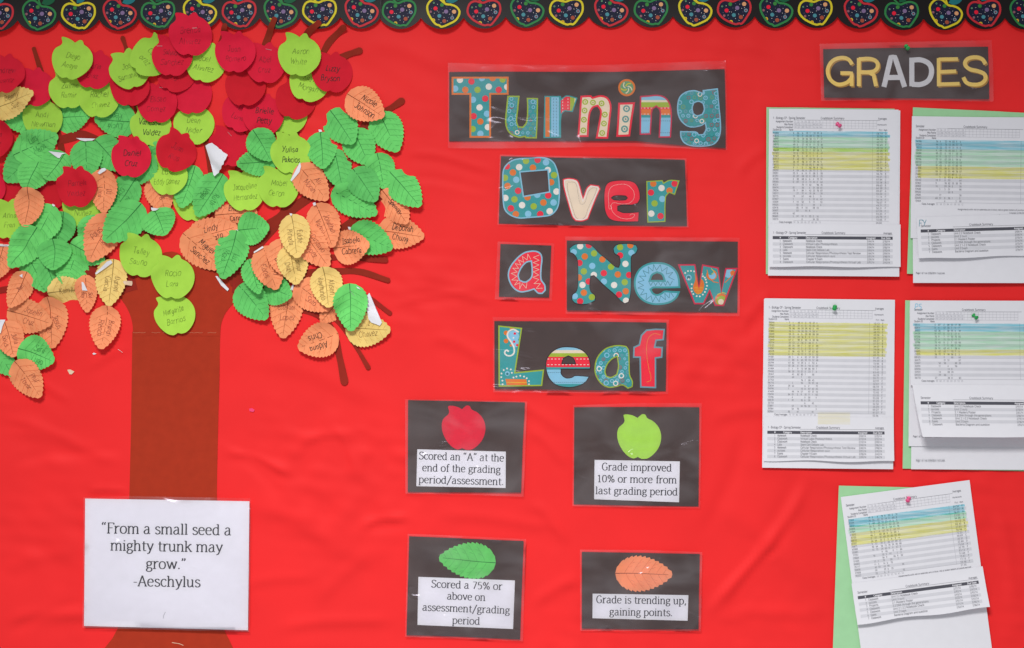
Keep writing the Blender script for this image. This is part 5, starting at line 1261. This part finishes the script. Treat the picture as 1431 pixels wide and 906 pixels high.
def tx(fr, pm, s_, u, v, cap, w_, mat='toner', al='l', width=None):
    x, y = fr.p(u, v); write(pm, s_, x, y, cap, mat, w_, math.degrees(fr.a), serif=False, align=al, width=width, dz=.0003)
def ruled(fr, pm, u0, v0, u1, v1, w_=.35, mat='rule'): pm.ribbon(resample([fr.p(u0, v0), fr.p(u1, v1)], 8), w_, mat, .00026)
def num(n): return ''.join(grnd.choice('0123456789') for _ in range(n))
def score_table(fr, pm, v, rows, rs_, cols, u_r, left='1 - Biology CP - Spring Semester', wid=183):
    """gradebook summary: heading, assignment grid, id numbers, scores, averages"""
    tx(fr, pm, left, 5.5, v, 3.1, .5, width=45 if len(left) > 12 else 12)
    tx(fr, pm, 'Gradebook Summary', 72, v, 3.1, .5, width=33)
    ruled(fr, pm, 50, v + 1.4, 155, v + 1.2, .4, 'toner')
    tx(fr, pm, 'Averages', u_r - 8, v, 3, .45, width=12)
    for k, s_ in enumerate(('Assignment Number', 'Max Points', 'Students Completed')):
        tx(fr, pm, s_, 33.5, v + 4.6 + k * 4, 2.6, .42, al='r', width=[24, 12, 23][k])
    for k in range(4): ruled(fr, pm, 35, v + 1.4 + k * 3.8, 150, v + 1.4 + k * 3.8, .28)
    for k in range(24): ruled(fr, pm, 35 + k * 5, v + 1.4, 35 + k * 5, v + 12.8, .28)
    for k in range(8):
        for j in range(3): tx(fr, pm, num(1 if j == 0 else 2), 35.8 + k * 5, v + 4.6 + j * 3.8, 2.3, .32, mat='rule')
    tx(fr, pm, 'Homework', u_r - 9, v + 8, 2.2, .35, width=13); tx(fr, pm, 'Pct', u_r - 7, v + 15.6, 2.4, .35, width=5); tx(fr, pm, 'Mark', u_r, v + 15.6, 2.4, .35, width=5)
    tx(fr, pm, 'Student ID', 5.5, v + 16, 2.6, .4, width=12); tx(fr, pm, 'Name', 28, v + 16, 2.6, .4, width=6)
    v0 = v + 17.4
    for r_ in range(rows):
        vv = v0 + r_ * rs_
        if r_ % 2: quad_on(fr, 5, vv, u_r + 8, vv + rs_, 'stripe', pm, .00018)
        tx(fr, pm, num(5), 5.8, vv + rs_ - .8, rs_ * .60, .42, width=8)
        for k in range(cols):
            if r_ > rows * .55 and grnd.random() < .25 + .5 * (r_ / rows - .55): continue
            tx(fr, pm, num(grnd.choice((1, 2, 2))), 33.8 + k * 5.2 + (2 if k > 1 else 0), vv + rs_ - .8, rs_ * .6, .42)
        tx(fr, pm, num(2) + '.' + num(2), u_r - 10, vv + rs_ - .8, rs_ * .6, .42, width=8.5); tx(fr, pm, grnd.choice('ABCDF') if r_ < rows * .7 else 'F', u_r + 2, vv + rs_ - .8, rs_ * .6, .42)
    ve = v0 + rows * rs_
    ruled(fr, pm, u_r - 15.5, v0, u_r - 15.5, ve, .4); ruled(fr, pm, 35, ve, u_r + 8, ve, .35)
    tx(fr, pm, 'Class Averages', 15, ve + 3.4, 2.6, .42, width=18)
    for k in range(8): tx(fr, pm, num(2), 35 + k * 5, ve + 3.4, 2.3, .32, mat='rule')
    tx(fr, pm, num(2) + '.' + num(2), u_r - 10, ve + 3.4, 2.4, .38, width=8)
    return v0
def list_table(fr, pm, v, rows, rs_, u1, left, names):
    tx(fr, pm, left, 5.5, v, 3.1, .5, width=46 if len(left) > 12 else 14)
    tx(fr, pm, 'Gradebook Summary', 73, v, 3.1, .5, width=33); tx(fr, pm, 'Averages', u1 - 13, v, 3, .45, width=12)
    ruled(fr, pm, 50, v + 1, u1, v + 1, .4, 'toner')
    quad_on(fr, 5, v + 3.4, u1, v + 7.6, 'band', pm, .0002)
    for s_, u, w_ in (('#', 14.5, 2), ('Category', 27, 12), ('Description', 51, 16), ('Assigned', u1 - 37, 13), ('Due Date', u1 - 16, 13)): tx(fr, pm, s_, u, v + 6.7, 2.6, .5, mat='white', width=w_)
    for r_ in range(rows):
        vv = v + 8 + r_ * rs_
        if r_ % 2: quad_on(fr, 5, vv, u1, vv + rs_, 'stripe', pm, .00018)
        b_ = vv + rs_ - .9
        tx(fr, pm, str(r_ + 1), 14.5, b_, 2.7, .42)
        cat_, d_ = names[r_ % len(names)]
        tx(fr, pm, cat_, 19, b_, 2.8, .5, width=len(cat_) * 1.55); tx(fr, pm, d_, 51, b_, 2.8, .5, width=len(d_) * 1.62)
        tx(fr, pm, '2/' + num(2) + '/14', u1 - 36, b_, 2.6, .42, width=10); tx(fr, pm, '2/' + num(2) + '/14', u1 - 14, b_, 2.6, .42, width=10)
def stroke_hl(fr, pm, u0, u1, v0, v1, mat, n):
    """highlighter passes side by side, ends uneven"""
    h = (v1 - v0) / n
    for k in range(n):
        a = u0 + grnd.uniform(-.5, 3); b = u1 + grnd.uniform(-3, 1); c_ = v0 + k * h
        N_ = 14; top, bot = [], []
        for i in range(N_ + 1):
            u = a + (b - a) * i / N_
            top.append((u, c_ + .12 + grnd.uniform(-.25, .25))); bot.append((u, c_ + h - .12 + grnd.uniform(-.2, .35)))
        for i in range(N_): pm.poly([fr.p(*top[i]), fr.p(*top[i + 1]), fr.p(*bot[i + 1]), fr.p(*bot[i])], mat, .00040 + .00002 * k)
def paper_sheet(name, fr, u0, v0, u1, v1, parent, c, d0, mat='white', grid=5.5, thick=.0003, wob=0.0, edge=None):
    P = [(u0, v0), (u1, v0), (u1, v1), (u0, v1)]
    pts = resample(P, 8, closed=True)
    pts = [fr.p(u, v + (wob * math.sin(u / 17 + 1) * max(0, (v - v0) / (v1 - v0)) ** 3 if wob else 0)) for u, v in pts]
    return sheet(name, pts, fr.z, mat, c, d0, parent, grid=grid, thick=thick)
def green_back(pts, label, zf=None):
    b = flat_base(pts); c = (sum(p[0] for p in pts) / len(pts), sum(p[1] for p in pts) / len(pts))
    z = zf or (lambda x, y: b + .0006 + .0004 * math.sin(x / 60))
    o = sheet('green_paper', resample(pts, 12, closed=True), z, 'mint', c, b, None, grid=14, loc=at(*c, b))
    tag(o, label, 'green paper', 'green backing papers'); return b + .0016
NB = [('Homework', 'Notebook Check'), ('Classwork', 'Virtual Lab: Photosynthesis'), ('Classwork', 'Notebook Check'), ('Labs', 'Stem Cell Debate Lab'), ('Homework', 'Cellular Respiration/Photosynthesis Test Review'), ('Quizzes', 'Cellular Respiration Quiz'), ('Exams', 'Chapter 9 Exam'), ('Classwork', 'Cellular Respiration/Photosynthesis Virtual Lab')]
NC = [('Classwork', 'Unit 2.2 Notebook Check'), ('Quizzes', 'Unit 2 Quiz'), ('Projects', '2.1 Masters Poster'), ('Classwork', '2.2 DNA through the generations'), ('Classwork', 'Unit 2.1-2.2 Notebook Check'), ('Exams', 'Unit 2 Exam'), ('Classwork', 'Bacteria Diagram and Question')]
GRP = 'grade print-outs pinned up'

# A: upper left
b0 = green_back([(1071.3,150.3),(1250,152.5),(1252,380),(1070.5,383)], 'green backing sheet showing as a thin sliver behind the upper left grade print-out')
fr = Frame(1074.7, 152.6, .45, b0 + .0008, lambda u, v: .0016 * (v / 232) ** 2 + .0006 * math.sin(u / 60))
c = (1166, 268); d0 = b0
root = tag(empty('grade_report', at(*c, d0)), 'upper left pinned grade print-out, highlighted blue, green and yellow, with a pink pin', 'grade sheet', GRP)
paper_sheet('back_page', fr, 0.2, 1, 183, 232.5, root, c, d0)
fr2 = Frame(1074.7, 152.6, .45, b0 + .0014, lambda u, v: .0018 * (v / 232) ** 2 + .0006 * math.sin(u / 60))
pg = paper_sheet('front_page', fr2, 0, 0, 180.5, 165, root, c, d0)
pm = PM(*c, d0, fr2.z); v0 = score_table(fr2, pm, 14.2, 31, 4.0, 8, 160)
stroke_hl(fr2, pm, 5, 168, 30.8, 38.6, 'hl_blue', 2); stroke_hl(fr2, pm, 5, 168, 38.6, 59.5, 'hl_green', 5); stroke_hl(fr2, pm, 5, 168, 54, 59.8, 'hl_yellow', 1); stroke_hl(fr2, pm, 5, 168, 60, 85, 'hl_yellow', 6)
pm.build('printed_table', pg)
fr3 = Frame(1075.2, 152.6, .3, b0 + .0022, lambda u, v: .0016 + .0062 * max(0, (v - 160) / 60) ** 1.5 * (.6 + .4 * math.sin(u / 50 + .4)) + .0006 * math.sin(u / 60))
pg = paper_sheet('folded_page', fr3, 0, 160.5, 183, 220, root, c, d0, wob=.6)
pm = PM(*c, d0, fr3.z); list_table(fr3, pm, 174.2, 8, 4.2, 172, '1 - Biology CP - Spring Semester', NB); pm.build('printed_table', pg)

# B: upper right, runs out of the picture
b0 = green_back([(1275.8,150.5),(1340,153.5),(1462,159.5),(1456,388),(1267.5,382.5)], 'green backing sheet behind the upper right grade print-out, showing above and beside it')
fr = Frame(1274.4, 163, .8, b0 + .0008, lambda u, v: .0030 * (v / 232) ** 2)
c = (1366, 280); d0 = b0
root = tag(empty('grade_report', at(*c, d0)), 'upper right grade print-out cut off by the picture edge, highlighted blue, green and yellow', 'grade sheet', GRP)
paper_sheet('back_page', Frame(1274.4, 163, .1, b0 + .0004, lambda u, v: .0030 * (v / 232) ** 2), 1.5, 1, 183, 232.3, root, c, d0)
fr2 = Frame(1274.4, 163, .8, b0 + .0014, lambda u, v: .0030 * (v / 232) ** 2)
pg = paper_sheet('front_page', fr2, 0, 0, 183, 170, root, c, d0)
pm = PM(*c, d0, fr2.z); v0 = score_table(fr2, pm, 15.3, 21, 4.15, 7, 168, left='Semester')
stroke_hl(fr2, pm, 4, 172, 32.5, 45.5, 'hl_blue', 3); stroke_hl(fr2, pm, 4, 172, 45.5, 69, 'hl_green', 6); stroke_hl(fr2, pm, 8, 172, 69, 86, 'hl_yellow', 4)
tx(fr2, pm, 'Assignments with red or asterisks are in blue, red or green letters of points earned', 65, 130, 2.3, .38, width=100); tx(fr2, pm, 'Created 2/28/2014 by', 137, 134, 2.2, .36, width=28); tx(fr2, pm, 'Averages are out of', 122, 137.5, 2.2, .36, width=42)
pm.build('printed_table', pg)
fr3 = Frame(1276, 163, -1.6, b0 + .0024, lambda u, v: .0020 + .0075 * max(0, (v - 142) / 58) ** 1.6 * (.55 + .45 * math.cos(u / 60)))
pg = paper_sheet('folded_page', fr3, 0, 141, 183, 199, root, c, d0, wob=-.8)
pm = PM(*c, d0, fr3.z); list_table(fr3, pm, 155, 7, 4.2, 172, 'Semester', NC)
write(pm, 'FY', 1288, 316.5, 9, 'bluegrey', .8, -3, serif=False, hand=True, jit=.05); pm.build('printed_table', pg)
pm = PM(*c, d0, fr.z); tx(fr, pm, 'Page 1 of 1 on 2/28/2014 11:53 AM', 8, 219.5, 2.3, .4, width=40); pm.build('footer_line', root)

# C: lower left
b_ = [(1068.8,417),(1250.3,420),(1249,655),(1067,653.5)]
b0 = flat_base(b_) + .0004
fr = Frame(1068.8, 417.3, .7, b0 + .0004, lambda u, v: .0022 * (v / 235) ** 2 + .0005 * math.sin(u / 45))
c = (1159, 536); d0 = b0
root = tag(empty('grade_report', at(*c, d0)), 'lower left grade print-out highlighted only in yellow, held by a green pin', 'grade sheet', GRP)
paper_sheet('back_page', fr, -1, 1, 181.5, 236, root, c, d0)
fr2 = Frame(1068.8, 417.3, .7, b0 + .0010, lambda u, v: .0024 * (v / 235) ** 2 + .0005 * math.sin(u / 45))
pg = paper_sheet('front_page', fr2, 0, 0, 181.5, 180, root, c, d0)
pm = PM(*c, d0, fr2.z); v0 = score_table(fr2, pm, 14, 32, 4.0, 8, 162)
stroke_hl(fr2, pm, 5, 171, 33, 79.5, 'hl_yellow', 12)
pm.build('printed_table', pg)
fr3 = Frame(1068, 417.3, .35, b0 + .0018, lambda u, v: .0022 + .0050 * max(0, (v - 165) / 60) ** 1.6 * (.6 - .4 * math.cos(u / 50)) + .0005 * math.sin(u / 45))
pg = paper_sheet('folded_page', fr3, 0, 165, 181, 226, root, c, d0, wob=1.0)
pm = PM(*c, d0, fr3.z); list_table(fr3, pm, 181, 8, 4.15, 168, '1 - Biology CP - Spring Semester', NB)
stroke_hl(fr3, pm, 74, 121, 158, 175, 'hl_peach', 1); pm.build('printed_table', pg)

# D: lower right with the lifted fold
b0 = green_back([(1265,420),(1460,426),(1456,659),(1261.3,654.8)], 'green backing sheet showing at the side of the lower right grade print-out')
fr = Frame(1274.5, 420.3, .35, b0 + .0006, lambda u, v: .0012 * (v / 235) ** 2)
c = (1366, 537); d0 = b0
root = tag(empty('grade_report', at(*c, d0)), 'lower right grade print-out with its lower page lifted off, held by a green pin', 'grade sheet', GRP)
paper_sheet('back_page', fr, 0, 1, 183, 235.2, root, c, d0)
paper_sheet('middle_page', Frame(1271.2, 420.3, .6, b0 + .0018, lambda u, v: .0022 * (v / 235) ** 2), 0, 1, 184, 203, root, c, d0)
fr2 = Frame(1271.5, 420.3, .2, b0 + .0030, lambda u, v: .0060 * (max(v, 0) / 130) ** 2)
pg = paper_sheet('front_page', fr2, 0, 0, 184, 118, root, c, d0)
pm = PM(*c, d0, fr2.z); v0 = score_table(fr2, pm, 14.3, 19, 4.1, 7, 168, left='Semester')
stroke_hl(fr2, pm, 4, 174, 32, 43, 'hl_blue', 3); stroke_hl(fr2, pm, 4, 174, 43, 68, 'hl_green', 6); stroke_hl(fr2, pm, 6, 174, 68, 76.5, 'hl_yellow', 2)
write(pm, 'P5', 1282, 433, 8, 'skyink', .9, 0, serif=False, hand=True); pm.build('printed_table', pg)
fr3 = Frame(1274, 420.3, .35, b0 + .0034, lambda u, v: .0058 + .0200 * max(0, (v - 117) / 70) * (1 + .25 * max(0, (v - 117) / 70)))
pts = [(-.5,117),(30,117),(60,117),(90,117),(120,117),(150,117),(183,117),(183,150),(183,187),(150,187.5),(120,188),(90,188),(60,188),(30,188),(8.5,188),(5,165),(2,140)]
pg = sheet('lifted_page', [fr3.p(*q) for q in pts], fr3.z, 'white', c, d0, root, grid=8)
pm = PM(*c, d0, fr3.z)
list_table(Frame(1278.5, 420.3, .35, fr3.zb, fr3.zf), pm, 136.5, 7, 4.1, 172, 'Semester', NC); pm.build('printed_table', pg)
frm = Frame(1271.2, 420.3, .6, b0 + .0018, lambda u, v: .0022 * (v / 235) ** 2); pm = PM(*c, d0, frm.z); tx(frm, pm, 'Page 1 of 1 on 2/28/2014 11:53 AM', 6, 190.5, 2.6, .45, width=40); tx(fr, pm, 'Page 1 of 1 on 2/28/2014 11:53 AM', 6, 223.5, 2.4, .4, width=40); pm.build('footer_line', root)

# E: bottom, tilted
gb = [(1172.3,679),(1300,682),(1352,684),(1350,800),(1346,925),(1163.3,925)]
b0 = green_back(gb, 'green backing sheet behind the tilted lowest grade print-out')
c = (1275, 800); d0 = b0
AN = -7.5
root = tag(empty('grade_report', at(*c, d0)), 'lowest grade print-out, tilted and held by a pink pin', 'grade sheet', GRP)
fr = Frame(1175, 694.9, AN, b0 + .0006, lambda u, v: .0014 * (v / 235) ** 2)
paper_sheet('back_page', fr, 0, 1, 181, 240, root, c, d0)
fr2 = Frame(1175, 694.9, AN, b0 + .0014, lambda u, v: .0032 * (v / 235) ** 2)
pg = paper_sheet('front_page', fr2, 0, 0, 180.8, 130, root, c, d0)
pm = PM(*c, d0, fr2.z); v0 = score_table(fr2, pm, 14.2, 20, 4.1, 8, 163, left='Semester')
stroke_hl(fr2, pm, 4, 171, 32, 44, 'hl_blue', 3); stroke_hl(fr2, pm, 4, 171, 42, 52, 'hl_green', 2); stroke_hl(fr2, pm, 6, 171, 52, 69.5, 'hl_yellow', 4)
tx(fr2, pm, 'Assignments with red or asterisks are in blue, red or green letters of points earned', 65, 121, 2.3, .38, width=102); tx(fr2, pm, 'Averages are out of', 134, 124.5, 2.2, .36, width=32)
pm.build('printed_table', pg)
fr3 = Frame(1174.4, 694.9, AN, b0 + .0024, lambda u, v: .0020 + .0110 * max(0, (v - 121) / 58) ** 1.4 * (.5 + .5 * max(0, u / 181) ** 1.5) + .0009 * max(0, (v - 121) / 58) * math.sin(u / 22))
pg = paper_sheet('folded_page', fr3, -1, 121, 183, 177, root, c, d0, wob=1.3)
pm = PM(*c, d0, fr3.z); list_table(fr3, pm, 136, 7, 4.2, 174, 'Semester', NC); pm.build('printed_table', pg)

# ------------------------------------------------------------------ push pins
def push_pin(x, y, d, mat, label, tilt):
    root = tag(empty('push_pin', at(x, y, d)), label, 'push pin', 'plastic push pins')
    prof = [(0, .0002), (.0034, .0002), (.0036, .0008), (.0030, .0014), (.0016, .0022), (.0014, .0050), (.0019, .0070), (.0034, .0082), (.0037, .0090), (.0033, .0098), (0, .0100)]
    n = 18; V_, F_ = [], []
    for r_, h in prof:
        for k in range(n): V_.append((r_ * math.cos(k / n * 6.2832), -h, r_ * math.sin(k / n * 6.2832)))
    for i in range(len(prof) - 1):
        for k in range(n): F_.append([i * n + k, (i + 1) * n + k, (i + 1) * n + (k + 1) % n, i * n + (k + 1) % n])
    me = bpy.data.meshes.new('head'); me.from_pydata(V_, [], F_); me.materials.append(M[mat]); me.polygons.foreach_set('use_smooth', [True] * len(F_)); me.update()
    h = link('head', me, root); h.location = (0, -.0012, 0)
    V_, F_ = [], []
    for y0 in (.0045, -.0016):
        for k in range(8): V_.append((.00045 * math.cos(k / 8 * 6.2832), -y0, .00045 * math.sin(k / 8 * 6.2832)))
    for k in range(8): F_.append([k, k + 8, (k + 1) % 8 + 8, (k + 1) % 8])
    me = bpy.data.meshes.new('needle'); me.from_pydata(V_, [], F_); me.materials.append(M['steel']); link('needle', me, root)
    root.rotation_euler = (math.radians(tilt[0]), 0, math.radians(tilt[1]))
    return root
push_pin(1169.5, 173, .0085, 'pin_pink', 'pink push pin in the upper left grade print-out', (28, 20))
push_pin(1167, 428, .0085, 'pin_green', 'green push pin in the yellow highlighted grade print-out', (25, -20))
push_pin(1359.5, 440, .0090, 'pin_green', 'green push pin in the print-out with the lifted page', (30, 25))
push_pin(1270.5, 695.5, .0085, 'pin_pink', 'pink push pin in the tilted lowest grade print-out', (25, -30))
push_pin(1265.7, 64, .0070, 'pin_green', 'green push pin at the top edge of the grades sign', (35, 10))
